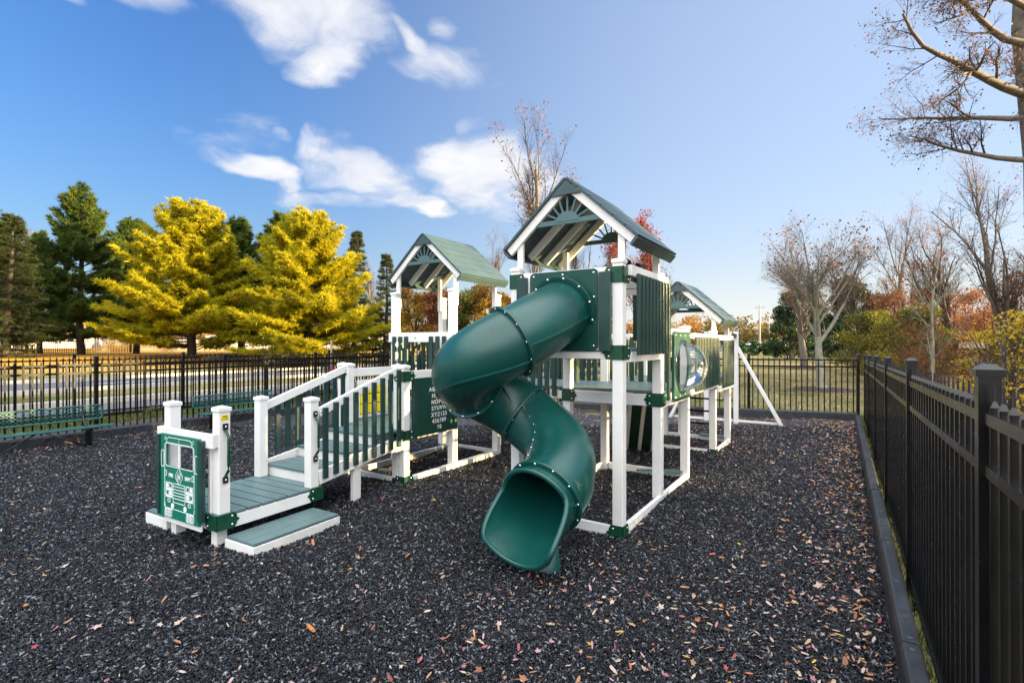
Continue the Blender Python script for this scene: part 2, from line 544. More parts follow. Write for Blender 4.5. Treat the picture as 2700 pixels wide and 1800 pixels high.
def ground_mat():
    m = bpy.data.materials.new('autumn lawn')
    m.use_nodes = True
    nt = NT(m.node_tree)
    b = nt.n['Principled BSDF']
    b.inputs['Roughness'].default_value = 0.9
    b.inputs['Specular IOR Level'].default_value = 0.15
    geo = nt.new('ShaderNodeNewGeometry')
    pos = geo.outputs['Position']
    sep = nt.new('ShaderNodeSeparateXYZ')
    nt.l.new(pos, sep.inputs[0])
    big = nt.noise(pos, 0.16, 5, 0.6)
    mid = nt.noise(pos, 1.6, 6, 0.65)
    fine = nt.noise(pos, 26, 4, 0.7)
    grass = nt.ramp(mid, [(0.25, (0.15, 0.16, 0.05)), (0.5, (0.27, 0.24, 0.10)), (0.75, (0.38, 0.30, 0.15))])
    green = nt.ramp(mid, [(0.3, (0.055, 0.085, 0.02)), (0.7, (0.13, 0.15, 0.04))])
    c = nt.mix(nt.smooth(big, 0.45, 0.62), grass, green)
    # pinkish tan leaf litter lying thick under the trees
    lit = nt.ramp(fine, [(0.3, (0.10, 0.055, 0.035)), (0.55, (0.26, 0.15, 0.10)), (0.75, (0.42, 0.29, 0.22))])
    woods = nt.smooth(nt.m('ADD', sep.outputs[0], nt.m('MULTIPLY', mid, 3.0)), 3.0, 6.5)
    farl = nt.m('MULTIPLY', nt.smooth(nt.m('ADD', sep.outputs[1], nt.m('MULTIPLY', big, 14.0)), 24, 34), nt.smooth(sep.outputs[0], -30.0, -18.0))
    spk = nt.smooth(nt.noise(pos, 9, 5, 0.7), 0.50, 0.60)
    c = nt.mix(nt.m('MAXIMUM', nt.m('MULTIPLY', woods, 0.92), nt.m('MULTIPLY', spk, nt.m('ADD', 0.25, nt.m('MULTIPLY', farl, 0.6)))), c, lit)
    # needle carpet below the pines across the road, sunlit gold in its colour
    ndl = nt.smooth(nt.m('ADD', nt.m('MULTIPLY', sep.outputs[0], -1.0), nt.m('MULTIPLY', mid, 5.0)), 37.5, 42.0)
    c = nt.mix(nt.m('MULTIPLY', ndl, 0.85), c, nt.ramp(fine, [(0.3, (0.34, 0.13, 0.015)), (0.7, (0.62, 0.33, 0.03))]))
    c = nt.mix(0.35, c, nt.ramp(fine, [(0.3, (0.3, 0.3, 0.3)), (0.7, (1.0, 1.0, 1.0))]), 'MULTIPLY')
    nt.l.new(c, b.inputs['Base Color'])
    bn = nt.new('ShaderNodeBump')
    bn.inputs['Strength'].default_value = 0.8
    bn.inputs['Distance'].default_value = 0.05
    nt.l.new(fine, bn.inputs['Height'])
    nt.l.new(bn.outputs[0], b.inputs['Normal'])
    return m


def build_ground():
    xs = axis(-1500, 1500, -60, 40, 1.5, 1.25)
    ys = axis(-1200, 2500, -10, 70, 1.5, 1.25)
    X, Y = np.meshgrid(xs, ys)
    Z = ground_z(X, Y)
    V = np.stack([X, Y, Z], -1).reshape(-1, 3)
    nx = len(xs)
    i = np.arange(len(V)).reshape(X.shape)
    F = np.stack([i[:-1, :-1], i[:-1, 1:], i[1:, 1:], i[1:, :-1]], -1).reshape(-1, 4)
    structure('ground', np_mesh('ground', V, F, ground_mat(), smooth=True))


build_ground()
# edges of the rubber surface: left border, right border, angled far border
PL = -11.98
FAR_A = np.array([PL - 0.1, 11.45]); FAR_B = np.array([0.33, 14.62])


def far_y(x):
    t = (x - FAR_A[0]) / (FAR_B[0] - FAR_A[0])
    return FAR_A[1] + t * (FAR_B[1] - FAR_A[1])


def mulch_mat():
    m = bpy.data.materials.new('shredded rubber mulch')
    m.use_nodes = True
    nt = NT(m.node_tree)
    b = nt.n['Principled BSDF']
    geo = nt.new('ShaderNodeNewGeometry')
    pos = geo.outputs['Position']
    v1 = nt.new('ShaderNodeTexVoronoi')
    v1.inputs['Scale'].default_value = 46
    v1.inputs['Randomness'].default_value = 1
    nt.l.new(pos, v1.inputs['Vector'])
    sc = nt.new('ShaderNodeSeparateColor')
    nt.l.new(v1.outputs['Color'], sc.inputs[0])
    c = nt.ramp(sc.outputs[0], [(0.0, (0.006, 0.006, 0.007)), (0.5, (0.016, 0.017, 0.021)), (0.8, (0.045, 0.050, 0.060)), (0.94, (0.12, 0.13, 0.15)), (0.985, (0.20, 0.16, 0.14))])
    nt.l.new(c, b.inputs['Base Color'])
    b.inputs['Roughness'].default_value = 0.5
    n = nt.noise(pos, 60, 4, 0.7)
    hgt = nt.m('ADD', nt.m('MULTIPLY', sc.outputs[1], 0.8), nt.m('MULTIPLY', n, 0.6))
    bn = nt.new('ShaderNodeBump')
    bn.inputs['Strength'].default_value = 1.0
    bn.inputs['Distance'].default_value = 0.03
    nt.l.new(hgt, bn.inputs['Height'])
    nt.l.new(bn.outputs[0], b.inputs['Normal'])
    return m


def mulch_z(x, y):
    x = np.asarray(x, float); y = np.asarray(y, float)
    return 0.018 * np.sin(x * 1.7 + 0.6 * y) + 0.016 * np.sin(y * 2.1 - 0.9 * x) + 0.010 * np.sin(x * 4.3 + 1.1) * np.sin(y * 3.9)


def build_mulch():
    xs = np.linspace(PL, 0.30, 150)
    ts = np.linspace(0, 1, 200)
    X = np.repeat(xs[None], len(ts), 0)
    Y = -3 + ts[:, None] * (far_y(X) + 0.02 + 3)
    Z = mulch_z(X, Y)
    V = np.stack([X, Y, Z], -1).reshape(-1, 3)
    i = np.arange(len(V)).reshape(X.shape)
    F = np.stack([i[:-1, :-1], i[:-1, 1:], i[1:, 1:], i[1:, :-1]], -1).reshape(-1, 4)
    structure('playground_surface', np_mesh('playground_surface', V, F, mulch_mat(), smooth=True))


build_mulch()


def in_play(x, y):
    return (x > PL + 0.05) & (x < 0.24) & (y < far_y(x) - 0.08)


def build_chips():
    n = 430000
    dep = 2.1 + (11.5 - 2.1) * rng.random(n) ** 1.15
    lat = (rng.random(n) * 2 - 1) * 1.08 * dep
    q = FW[None] * dep[:, None] + RV[None] * lat[:, None]
    ok = in_play(q[:, 0], q[:, 1])
    q = q[ok]; dep = dep[ok]
    n = len(q)
    L = rng.uniform(0.007, 0.018, n) * (0.85 + 0.045 * dep)
    W = L * rng.uniform(0.22, 0.5, n)
    T = W * rng.uniform(0.35, 0.8, n)
    yaw = rng.uniform(0, 6.283, n)
    pit = rng.normal(0, 0.45, n)
    rol = rng.normal(0, 0.6, n)
    base = np.array([(-1, -1, -1), (1, -0.7, -1), (0.8, 0.8, -1), (-0.8, 0.6, -1), (-0.8, -0.8, 1), (0.9, -0.5, 0.7), (0.6, 0.7, 1), (-1, 0.4, 0.6)], float)
    P = base[None] * np.stack([L, W, T], -1)[:, None] * rng.uniform(0.75, 1.2, (n, 8, 3))
    cy, sy = np.cos(yaw), np.sin(yaw); cp, sp = np.cos(pit), np.sin(pit); cr, sr = np.cos(rol), np.sin(rol)
    x, y, z = P[..., 0], P[..., 1], P[..., 2]
    y, z = y * cr[:, None] - z * sr[:, None], y * sr[:, None] + z * cr[:, None]
    x, z = x * cp[:, None] - z * sp[:, None], x * sp[:, None] + z * cp[:, None]
    x, y = x * cy[:, None] - y * sy[:, None], x * sy[:, None] + y * cy[:, None]
    zz = mulch_z(q[:, 0], q[:, 1]) + rng.uniform(0.0, 0.016, n)
    V = np.stack([x + q[:, :1], y + q[:, 1:], z + zz[:, None]], -1).reshape(-1, 3)
    f = np.array([(4, 5, 6, 7), (0, 1, 5, 4), (1, 2, 6, 5), (2, 3, 7, 6), (3, 0, 4, 7)])
    F = (f[None] + (np.arange(n) * 8)[:, None, None]).reshape(-1, 4)
    o = link('rubber_mulch', np_mesh('rubber_mulch', V, F, M['chip'], np.repeat(rng.random(n), 8)))
    tag(o, 'loose shredded black rubber mulch covering the playground floor', 'mulch', kind='stuff')


build_chips()


def leaf_field(name, pts, size, zoff, material, seed, curl=0.5):
    """scattered fallen leaves, each a lobed bent blade"""
    g = np.random.default_rng(seed)
    n = len(pts)
    k = 10
    ang = np.linspace(0, 2 * np.pi, k, endpoint=False)
    lob = np.where(np.arange(k) % 2 == 0, 1.0, 0.55)
    star = g.random(n) < 0.2
    prof = np.where(star[:, None], lob[None], 0.80 + 0.2 * np.cos(2 * ang)[None])
    el = np.where(star, 0.85, g.uniform(0.35, 0.6, n))
    rad = prof * g.uniform(0.8, 1.15, (n, k))
    x = rad * np.cos(ang)[None]
    y = rad * np.sin(ang)[None] * el[:, None]
    cur = g.uniform(-0.25, 1.0, n) * curl
    z = cur[:, None] * (np.abs(y) * 0.9 + x * x * 0.25)
    x = np.concatenate([x, np.zeros((n, 1))], 1); y = np.concatenate([y, np.zeros((n, 1))], 1); z = np.concatenate([z, np.zeros((n, 1))], 1)
    s = size[:, None]
    x, y, z = x * s, y * s, z * s
    pit = g.normal(0, 0.35, n)[:, None]; rol = g.normal(0, 0.35, n)[:, None]; yaw = g.uniform(0, 6.283, n)[:, None]
    y, z = y * np.cos(rol) - z * np.sin(rol), y * np.sin(rol) + z * np.cos(rol)
    x, z = x * np.cos(pit) - z * np.sin(pit), x * np.sin(pit) + z * np.cos(pit)
    x, y = x * np.cos(yaw) - y * np.sin(yaw), x * np.sin(yaw) + y * np.cos(yaw)
    V = np.stack([x + pts[:, :1], y + pts[:, 1:2], z + pts[:, 2:3] + zoff], -1).reshape(-1, 3)
    tri = np.array([(i, (i + 1) % k, k) for i in range(k)])
    F = (tri[None] + (np.arange(n) * (k + 1))[:, None, None]).reshape(-1, 3)
    return link(name, np_mesh(name, V, F, material, np.repeat(g.random(n), k + 1)))


def build_leaves():
    g = np.random.default_rng(11)
    P = []
    def cloud(n, fx, fy):
        x = fx(n); y = fy(n)
        ok = in_play(x, y)
        P.append(np.stack([x[ok], y[ok]], -1))
    # thin scatter everywhere
    dep = 2.3 + 10 * g.random(1500) ** 1.1
    lat = (g.random(1500) * 2 - 1) * 1.08 * dep
    q = FW[None] * dep[:, None] + RV[None] * lat[:, None]
    P.append(q[in_play(q[:, 0], q[:, 1])])
    # drift along the right border
    cloud(1500, lambda n: 0.22 - np.abs(g.normal(0, 0.42, n)), lambda n: g.uniform(1.8, 14.5, n))
    # foreground at the right
    cloud(420, lambda n: g.uniform(-2.2, 0.2, n), lambda n: g.uniform(1.6, 4.2, n))
    # far end and along the far border
    cloud(2600, lambda n: g.uniform(-6.5, 0.2, n), lambda n: 8.0 + 6.3 * g.random(n) ** 0.7)
    x = g.uniform(-11.9, 0.2, 900); y = far_y(x) - 0.1 - np.abs(g.normal(0, 0.35, 900))
    P.append(np.stack([x, y], -1)[in_play(x, y)])
    # along the left border
    cloud(420, lambda n: PL + 0.1 + np.abs(g.normal(0, 0.25, n)), lambda n: g.uniform(1.5, 11, n))
    # caught inside the base beams
    cloud(130, lambda n: -5.72 + np.abs(g.normal(0, 0.18, n)), lambda n: g.uniform(5.0, 6.9, n))
    P = np.concatenate(P)
    size = g.uniform(0.012, 0.027, len(P)) * np.where(g.random(len(P)) < 0.15, 1.5, 1.0)
    pts = np.concatenate([P, mulch_z(P[:, 0], P[:, 1])[:, None]], 1)
    o = leaf_field('fallen_leaves', pts, size, 0.026, M['litter'], 3)
    tag(o, 'tan, pink and orange fallen leaves scattered over the black mulch', 'leaf litter', kind='stuff')
    # litter beyond the right fence and on the far lawn
    n = 9000
    x = g.uniform(0.6, 12, n); y = g.uniform(1.5, 26, n)
    x2 = g.uniform(-16, 6, 5000); y2 = g.uniform(14, 34, 5000)
    ok = y2 > far_y(np.minimum(x2, 0.33)) + 0.3
    x = np.concatenate([x, x2[ok]]); y = np.concatenate([y, y2[ok]])
    pts = np.stack([x, y, ground_z(x, y)], -1)
    o = leaf_field('lawn_leaves', pts, g.uniform(0.025, 0.055, len(x)), 0.03, M['litter'], 5)
    tag(o, 'pale tan dry leaves strewn on the lawn outside the fences', 'leaf litter', kind='stuff')


build_leaves()


def strip(name, x0, x1, y0, y1, z, material, kind='structure'):
    return structure(name, MB().box(x0, x1, y0, y1, z - 0.1, z).mesh(name, material))


def asphalt(name, base, sc=60):
    m = mat(name, base, 0.85, noise=0.25, nscale=sc, bump=0.4, bscale=150)
    return m


strip('path', -14.0, -12.25, -12, 60, 0.012, asphalt('dark asphalt path', (0.035, 0.036, 0.040)))
road_m = asphalt('grey asphalt', (0.115, 0.118, 0.125), 20)
strip('near_road', -19.4, -16.4, -60, 140, 0.010, road_m)
strip('far_road', -31.6, -24.9, -60, 140, 0.010, road_m)


def kerb(name, x0, x1, label):
    o = tag(link(name, MB().box(x0, x1, -60, 140, -0.1, 0.13).mesh(name, M['concrete'])), kind='structure')
    return o


kerb('kerb', -19.62, -19.40, '')
kerb('kerb', -24.9, -24.68, '')
kerb('kerb', -31.82, -31.6, '')


def paint_lines():
    mb = MB()
    mb.box(-31.2, -31.05, -60, 140, -0.05, 0.016)
    structure('edge_line', mb.mesh('edge_line', M['line']))
    mb = MB()
    for k in range(-4, 12):
        mb.box(-28.25, -28.1, k * 9.0, k * 9.0 + 3.2, -0.05, 0.016)
    structure('lane_line', mb.mesh('lane_line', M['line']))
    mb = MB().box(-19.2, -19.08, -60, 140, -0.05, 0.016)
    structure('edge_line', mb.mesh('edge_line', mat('yellow road paint', (0.55, 0.38, 0.10), 0.7, noise=0.1)))


paint_lines()


def build_grass():
    g = np.random.default_rng(21)
    def blades(name, x, y, h, label, tint=None):
        n = len(x)
        yaw = g.uniform(0, 6.283, n)
        hh = h * g.uniform(0.5, 1.2, n)
        w = g.uniform(0.004, 0.008, n)
        dx, dy = np.cos(yaw), np.sin(yaw)
        bx, by = -dy * w, dx * w
        le = g.uniform(0.2, 0.9, n) * hh
        z = ground_z(x, y)
        V = np.stack([np.stack([x - bx, y - by, z - 0.01], -1), np.stack([x + bx, y + by, z - 0.01], -1), np.stack([x + dx * le, y + dy * le, z + hh], -1)], 1).reshape(-1, 3)
        F = np.arange(3 * n).reshape(-1, 3)
        o = link(name, np_mesh(name, V, F, M['blade'], np.repeat(g.random(n) if tint is None else tint, 3)))
        tag(o, label, 'grass', kind='stuff')
    n = 26000
    blades('verge_grass', g.uniform(-16.3, -14.0, n), g.uniform(-1, 16, n), 0.13, 'green grass verge between the asphalt path and the road', g.random(n) * 0.7)
    n = 14000
    blades('fence_grass', g.uniform(0.36, 1.1, n), g.uniform(1.2, 16, n), 0.07, 'thin mossy grass along the foot of the right fence', g.random(n) * 0.8)
    n = 60000
    x = g.uniform(-11, 3.5, n); y = 12.2 + 22 * g.random(n) ** 1.4
    ok = y > far_y(np.minimum(x, 0.33)) + 0.12
    blades('lawn_grass', x[ok], y[ok], 0.055, 'short tan and green lawn grass beyond the far fence')


build_grass()


# ------------------------------------------------------------------ the play structure
PLAY = empty('play_structure', (-3.3, 5.6, 0))
tag(PLAY, 'ivory and dark green playset with three gabled towers, twisting tube slide and fire engine entry', 'playset')
PI_ = Matrix.Translation((3.3, -5.6, 0))


class PB(MB):
    """parts are given in world positions and stored relative to the play structure"""
    def part(s, name, material, parent=None, bevel=0.004, smooth=False):
        o = s.build(name, material, None, bevel, smooth)
        if parent is None:
            o.parent = PLAY
            o.matrix_parent_inverse = Matrix.Translation((3.3, -5.6, 0))
        else:
            o.parent = parent
            o.matrix_parent_inverse = Matrix.Identity(4)
        return o


# parts keep their mesh in world coordinates: the parent's inverse undoes its offset
BOLT = MB().dome((0, 0, 0), (0, 0, 1), 0.011, 0.6, 8).mesh('bolt', M['steel'], True)


def bolt(p, n, parent, r=1.0):
    q = Vector((0, 0, 1)).rotation_difference(Vector(n)).to_euler()
    o = link('bolt', BOLT, parent, p, q)
    o.scale = (r, r, r)
    return o


PW = 0.0525      # half post width


def post(x, y, z1, z0=-0.15, cap=True, rz=0.0):
    mb = PB().box(-PW, PW, -PW, PW, z0, z1 - 0.03)
    o = mb.part('post', M['vinyl'], None, 0.006)
    o.matrix_parent_inverse = Matrix.Identity(4)
    o.location = (x + 3.3, y - 5.6, 0)
    o.rotation_euler = (0, 0, rz)
    if cap:
        w = PW + 0.009
        c = MB()
        c.add([(-w, -w, z1 - 0.055), (w, -w, z1 - 0.055), (w, w, z1 - 0.055), (-w, w, z1 - 0.055), (-w, -w, z1 - 0.02), (w, -w, z1 - 0.02), (w, w, z1 - 0.02), (-w, w, z1 - 0.02), (0, 0, z1)],
              [(3, 2, 1, 0), (0, 1, 5, 4), (1, 2, 6, 5), (2, 3, 7, 6), (3, 0, 4, 7), (4, 5, 8), (5, 6, 8), (6, 7, 8), (7, 4, 8)])
        c.build('post_cap', M['vinyl'], o, 0.004)
    return o


def beam(x0, x1, y0, y1, z0, z1, name='beam'):
    return PB().box(x0, x1, y0, y1, z0, z1).part(name, M['vinyl'], None, 0.006)


def scallop(w, h):
    return [(0, 0), (w - 0.03, 0), (w - 0.026, 0.10 * h), (w - 0.012, 0.24 * h), (w - 0.014, 0.36 * h), (w + 0.008, 0.44 * h), (w + 0.012, 0.5 * h), (w + 0.008, 0.56 * h),
            (w - 0.014, 0.64 * h), (w - 0.012, 0.76 * h), (w - 0.026, 0.90 * h), (w - 0.03, h), (0, h)]


def bracket(x, y, z0, z1, sx=1, sy=-1, rz=0.0, w=0.21, tail=(True, True)):
    """steel corner bracket wrapped round the outer corner of a post: ears run along -sx and -sy"""
    t = 0.006
    k = PW + 0.004
    mb = PB()
    h = z1 - z0
    e = 0.5 * t
    # face looking sy
    mb.prism(scallop(w, h) if tail[0] else [(0, 0), (0.12, 0), (0.12, h), (0, h)], (sx * (k + t), sy * k, z0), (-sx, 0, 0), (0, 0, 1), (0, sy, 0), t)
    # face looking sx
    mb.prism(scallop(w, h) if tail[1] else [(0, 0), (0.12, 0), (0.12, h), (0, h)], (sx * k, sy * (k + t), z0), (0, -sy, 0), (0, 0, 1), (sx, 0, 0), t)
    o = mb.part('corner_bracket', M['bracket'], None, 0)
    o.matrix_parent_inverse = Matrix.Identity(4)
    o.location = (x + 3.3, y - 5.6, 0)
    o.rotation_euler = (0, 0, rz)
    for zz in (z0 + 0.22 * h, z1 - 0.22 * h):
        bolt((sx * (k + t) - sx * (w - 0.055), sy * (k + t), zz), (0, sy, 0), o)
        bolt((sx * (k + t), sy * (k + t) - sy * (w - 0.055), zz), (sx, 0, 0), o)
    return o


SLATS = {}


def slat_mesh(w, t, h, key):
    kk = (round(w, 3), round(t, 3), round(h, 3), key)
    if kk not in SLATS:
        a, b = (w, t) if key == 'x' else (t, w)
        SLATS[kk] = MB().box(-a / 2, a / 2, -b / 2, b / 2, -h / 2, h / 2).mesh('slat', M['slat'])
    return SLATS[kk]


def railing(axis_, fixed, a0, a1, zb, zt, slats, out, rail_h=0.09, w=0.068, low=True, slat_z=None, tz=None):
    """rails along axis_ at the fixed coordinate; slats screwed to the outer side (out = +1 or -1)"""
    mb = PB()
    spans = [(zt - rail_h, zt)] + ([(zb, zb + rail_h)] if low else [])
    for (p, q) in spans:
        if axis_ == 'x':
            mb.box(a0, a1, fixed - 0.022, fixed + 0.022, p, q)
        else:
            mb.box(fixed - 0.022, fixed + 0.022, a0, a1, p, q)
    o = mb.part('railing', M['vinyl'], None, 0.005)
    s0, s1 = slat_z or (zb + 0.03, zt - 0.05)
    me = slat_mesh(w, 0.03, s1 - s0, axis_)
    for p in slats:
        c = (p, fixed + out * 0.0385) if axis_ == 'x' else (fixed + out * 0.0385, p)
        s = link('slat', me, o, (c[0], c[1], (s0 + s1) / 2))
        b = s.modifiers.new('bevel', 'BEVEL'); b.width = 0.004; b.segments = 2
    return o


def deck(x0, x1, y0, y1, z, along='x', bw=0.14):
    mb = PB()
    a, b = (y0, y1) if along == 'x' else (x0, x1)
    n = max(1, round((b - a) / bw))
    st = (b - a) / n
    for i in range(n):
        p, q = a + i * st + 0.002, a + (i + 1) * st - 0.002
        if along == 'x':
            mb.box(x0, x1, p, q, z - 0.03, z)
        else:
            mb.box(p, q, y0, y1, z - 0.03, z)
    return mb.part('deck', M['deck'], None, 0.003)


def roof(cx, y0, y1, hw, ze, za, posts, post_top):
    """gable roof, ridge along y"""
    # slope panels of overlapping boards, one mesh
    mb = PB()
    sl = math.hypot(hw, za - ze)
    nb = 6
    for sgn in (-1, 1):
        d = Vector((sgn * hw, 0, ze - za)) / sl
        n = Vector((sgn * (za - ze), 0, hw)) / sl
        for k in range(nb):
            a = Vector((cx, 0, za)) + d * (sl * k / nb + 0.002)
            b = Vector((cx, 0, za)) + d * (sl * (k + 1) / nb - 0.003)
            lo = [a, b, b + n * 0.028, a + n * 0.024]
            vs = [(v.x, y, v.z) for y in (y0 - 0.03, y1 + 0.03) for v in lo]
            mb.add(vs, [(0, 1, 2, 3), (7, 6, 5, 4), (0, 4, 5, 1), (1, 5, 6, 2), (2, 6, 7, 3), (3, 7, 4, 0)])
        # eave board turned down along the lower edge
        e = Vector((cx, 0, za)) + d * (sl - 0.012)
        b0 = e - n * 0.002
        b1 = e - n * 0.10
        vs = [(v.x, y, v.z) for y in (y0 - 0.03, y1 + 0.03) for v in (b0, b0 + d * 0.024, b1 + d * 0.024, b1)]
        mb.add(vs, [(0, 1, 2, 3), (7, 6, 5, 4), (0, 4, 5, 1), (1, 5, 6, 2), (2, 6, 7, 3), (3, 7, 4, 0)])
    r = mb.part('roof', M['roofing'], None, 0.002)
    # rafters
    tt = 0.085
    for i, y in enumerate((y0 + 0.02, y0 + (y1 - y0) * 0.36, y0 + (y1 - y0) * 0.66, y1 - 0.02)):
        for sgn in (-1, 1):
            d = Vector((sgn * hw, 0, ze - za)) / sl
            n = Vector((sgn * (za - ze), 0, hw)) / sl
            a = Vector((cx, y, za)) + d * (0.085) - n * (tt / 2 + 0.003)
            b = Vector((cx, y, za)) + d * (sl - 0.03) - n * (tt / 2 + 0.003)
            MB().bar(a, b, 0.04, tt, n).build('rafter', M['vinyl'], r, 0.004)
    for y, s in ((y0 - 0.006, -1), (y1 + 0.006, 1)):
        # gable point plate
        k = 0.17
        MB().prism([(-k, -k * (za - ze) / hw), (k, -k * (za - ze) / hw), (0, 0)], (cx, y, za - 0.012), (1, 0, 0), (0, 0, 1), (0, s, 0), 0.022).build('gable_plate', M['roofing'], r, 0.002)
        # sunburst: cross bar, half disc and rays
        zc = za - 0.43 * (za - ze) / 0.68
        wbar = hw * (za - zc) / (za - ze) - 0.10
        sb = MB()
        yy = y - s * 0.03
        sb.box(cx - wbar, cx + wbar, yy - 0.012, yy + 0.012, zc - 0.025, zc + 0.025)
        arc = [(0.13 * math.cos(t), 0.105 * math.sin(t)) for t in np.linspace(0, math.pi, 14)]
        sb.prism(arc, (cx, yy - 0.016, zc), (1, 0, 0), (0, 0, 1), (0, 1, 0), 0.032)
        for t in np.linspace(R(22), R(158), 7):
            lim = 0.5
            c, sn = math.cos(t), math.sin(t)
            # length until the ray meets the rafter underside
            g = (za - ze) / hw
            top = (za - 0.125 - zc) / (sn + g * abs(c))
            sb.bar((cx + 0.13 * c, yy, zc + 0.10 * sn), (cx + top * c, yy, zc + top * sn), 0.020, 0.018, (0, 1, 0))
        sb.build('sunburst', M['sunburst'], r, 0.0015)
    for (px, py) in posts:
        inx = 1 if px < cx else -1
        iny = 1 if py < (y0 + y1) / 2 else -1
        top = za - (za - ze) * abs(px - cx) / hw - 0.02
        MB().box(px - 0.036, px + 0.036, py + iny * (PW + 0.0) - 0.0 if iny > 0 else py - PW - 0.038, py + PW + 0.038 if iny > 0 else py - PW, post_top - 0.26, top).build('roof_post', M['vinyl'], r, 0.004)
    return r


XR, XL = -1.83, -3.0           # main post columns
Y1, Y2, Y3, Y4, Y5 = 4.74, 5.97, 7.19, 8.98, 10.24
LX0, LX1 = -6.13, -4.93        # left tower columns
# posts
for x in (XR, XL):
    for y in (Y1, Y2):
        post(x, y, 2.685)
post(XR, Y3, 2.10); post(XL, Y3, 2.10)
for x in (XR, XL):
    for y in (Y4, Y5):
        post(x, y, 2.07)
for x in (LX0, LX1):
    for y in (Y2, 7.13):
        post(x, y, 2.685)
# ---- main tower
deck(XL - PW, XR + PW, Y1 - PW, Y2 + PW, 1.80)
beam(XL + PW, XR - PW, Y1 - PW - 0.004, Y1 - 0.01, 1.70, 1.768)
beam(XL + PW, XR - PW, Y2 + 0.01, Y2 + PW + 0.002, 1.70, 1.768)
beam(XR + 0.01, XR + PW + 0.004, Y1 + PW, Y2 - PW, 1.665, 1.768)
beam(XL - PW, XL - 0.01, Y1 + PW, Y2 - PW, 1.70, 1.768)
beam(XL + PW, XR - PW, Y1 - PW, Y1 - 0.008, 2.50, 2.598)
beam(XL + PW, XR - PW, Y2 + 0.008, Y2 + PW, 2.50, 2.598)
beam(XL - PW, XL - 0.008, Y1 + PW, Y2 - PW, 2.50, 2.598)
bracket(XR, Y1, 2.44, 2.595, 1, -1, w=0.20)
bracket(XL, Y1, 2.44, 2.595, -1, -1, w=0.20)
bracket(XR, Y1, 1.695, 1.835, 1, -1, w=0.205)
bracket(XL, Y1, 1.695, 1.835, -1, -1, w=0.205)
roof((XL + XR) / 2, 4.765, 6.02, 0.765, 2.87, 3.555, [(x, y) for x in (XL, XR) for y in (Y1, Y2)], 2.685)
railing('y', XR + PW + 0.024, Y1 + PW + 0.02, Y2 + 0.08, 1.68, 2.62, [Y1 + 0.235 + i * 0.1165 for i in range(10)], 1, 0.105, 0.066, low=False, slat_z=(1.735, 2.545))
railing('y', XL - PW - 0.024, Y1 + PW, Y2 + PW, 1.78, 2.60, [Y1 + 0.2 + i * 0.125 for i in range(9)], -1)
railing('x', Y2 + 0.03, XL + PW, XR - PW, 1.85, 2.52, [XL + 0.16 + i * 0.13 for i in range(2)] + [XR - 0.16 - i * 0.13 for i in range(2)], 1, low=False)


def slide_panel():
    y = Y1 - PW - 0.012
    cx = (XL + XR) / 2 + 0.01
    cz = 2.19
    # backing board
    PB().box(XL + PW + 0.03, XR - PW - 0.03, y + 0.006, y + 0.03, 1.785, 2.50).part('backing_board', M['vinyl'], None, 0.003)
    for x0, x1 in ((XL + 0.055, XL + 0.175), (XR - 0.17, XR - 0.05)):
        PB().box(x0, x1, y - 0.045, y - 0.0, 1.778, 2.548).part('side_board', M['slat'], None, 0.004)
    w, hh, rad = 0.385, 0.402, 0.05
    pts = []
    for (sx, sz, a0) in ((1, -1, -90), (1, 1, 0), (-1, 1, 90), (-1, -1, 180)):
        for k in range(6):
            a = R(a0 + k * 18)
            pts.append((sx * (w - rad) + rad * math.cos(a), sz * (hh - rad) + rad * math.sin(a)))
    p = PB().prism(pts, (cx, y - 0.022, 2.187), (1, 0, 0), (0, 0, 1), (0, 1, 0), 0.02).part('slide_panel', M['panel_dark'], None, 0.003)
    for bx in (-0.34, 0.0, 0.34):
        for bz in (-0.36, 0.36):
            bolt((cx + bx, y - 0.022, 2.187 + bz), (0, -1, 0), p, 1.2)
    for bz in (-0.12, 0.12):
        for bx in (-0.345, 0.345):
            bolt((cx + bx, y - 0.022, 2.187 + bz), (0, -1, 0), p, 1.2)


slide_panel()


# ---- twisting tube slide
def catmull(P, n):
    P = np.array(P, float)
    P = np.vstack([2 * P[0] - P[1], P, 2 * P[-1] - P[-2]])
    out = []
    for i in range(1, len(P) - 2):
        p0, p1, p2, p3 = P[i - 1:i + 3]
        # centripetal parametrisation
        t0 = 0.0
        t1 = t0 + np.linalg.norm(p1 - p0) ** 0.5; t2 = t1 + np.linalg.norm(p2 - p1) ** 0.5; t3 = t2 + np.linalg.norm(p3 - p2) ** 0.5
        for t in np.linspace(t1, t2, n, endpoint=False):
            a1 = (t1 - t) / (t1 - t0) * p0 + (t - t0) / (t1 - t0) * p1
            a2 = (t2 - t) / (t2 - t1) * p1 + (t - t1) / (t2 - t1) * p2
            a3 = (t3 - t) / (t3 - t2) * p2 + (t - t2) / (t3 - t2) * p3
            b1 = (t2 - t) / (t2 - t0) * a1 + (t - t0) / (t2 - t0) * a2
            b2 = (t3 - t) / (t3 - t1) * a2 + (t - t1) / (t3 - t1) * a3
            out.append((t2 - t) / (t2 - t1) * b1 + (t - t1) / (t2 - t1) * b2)
    out.append(P[-2])
    out = np.array(out)
    # resample evenly and relax
    for _ in range(3):
        d = np.r_[0, np.cumsum(np.linalg.norm(np.diff(out, axis=0), axis=1))]
        s = np.linspace(0, d[-1], 221)
        out = np.stack([np.interp(s, d, out[:, k]) for k in range(3)], 1)
        for _ in range(30):
            out[1:-1] = 0.5 * out[1:-1] + 0.25 * (out[:-2] + out[2:])
    return out


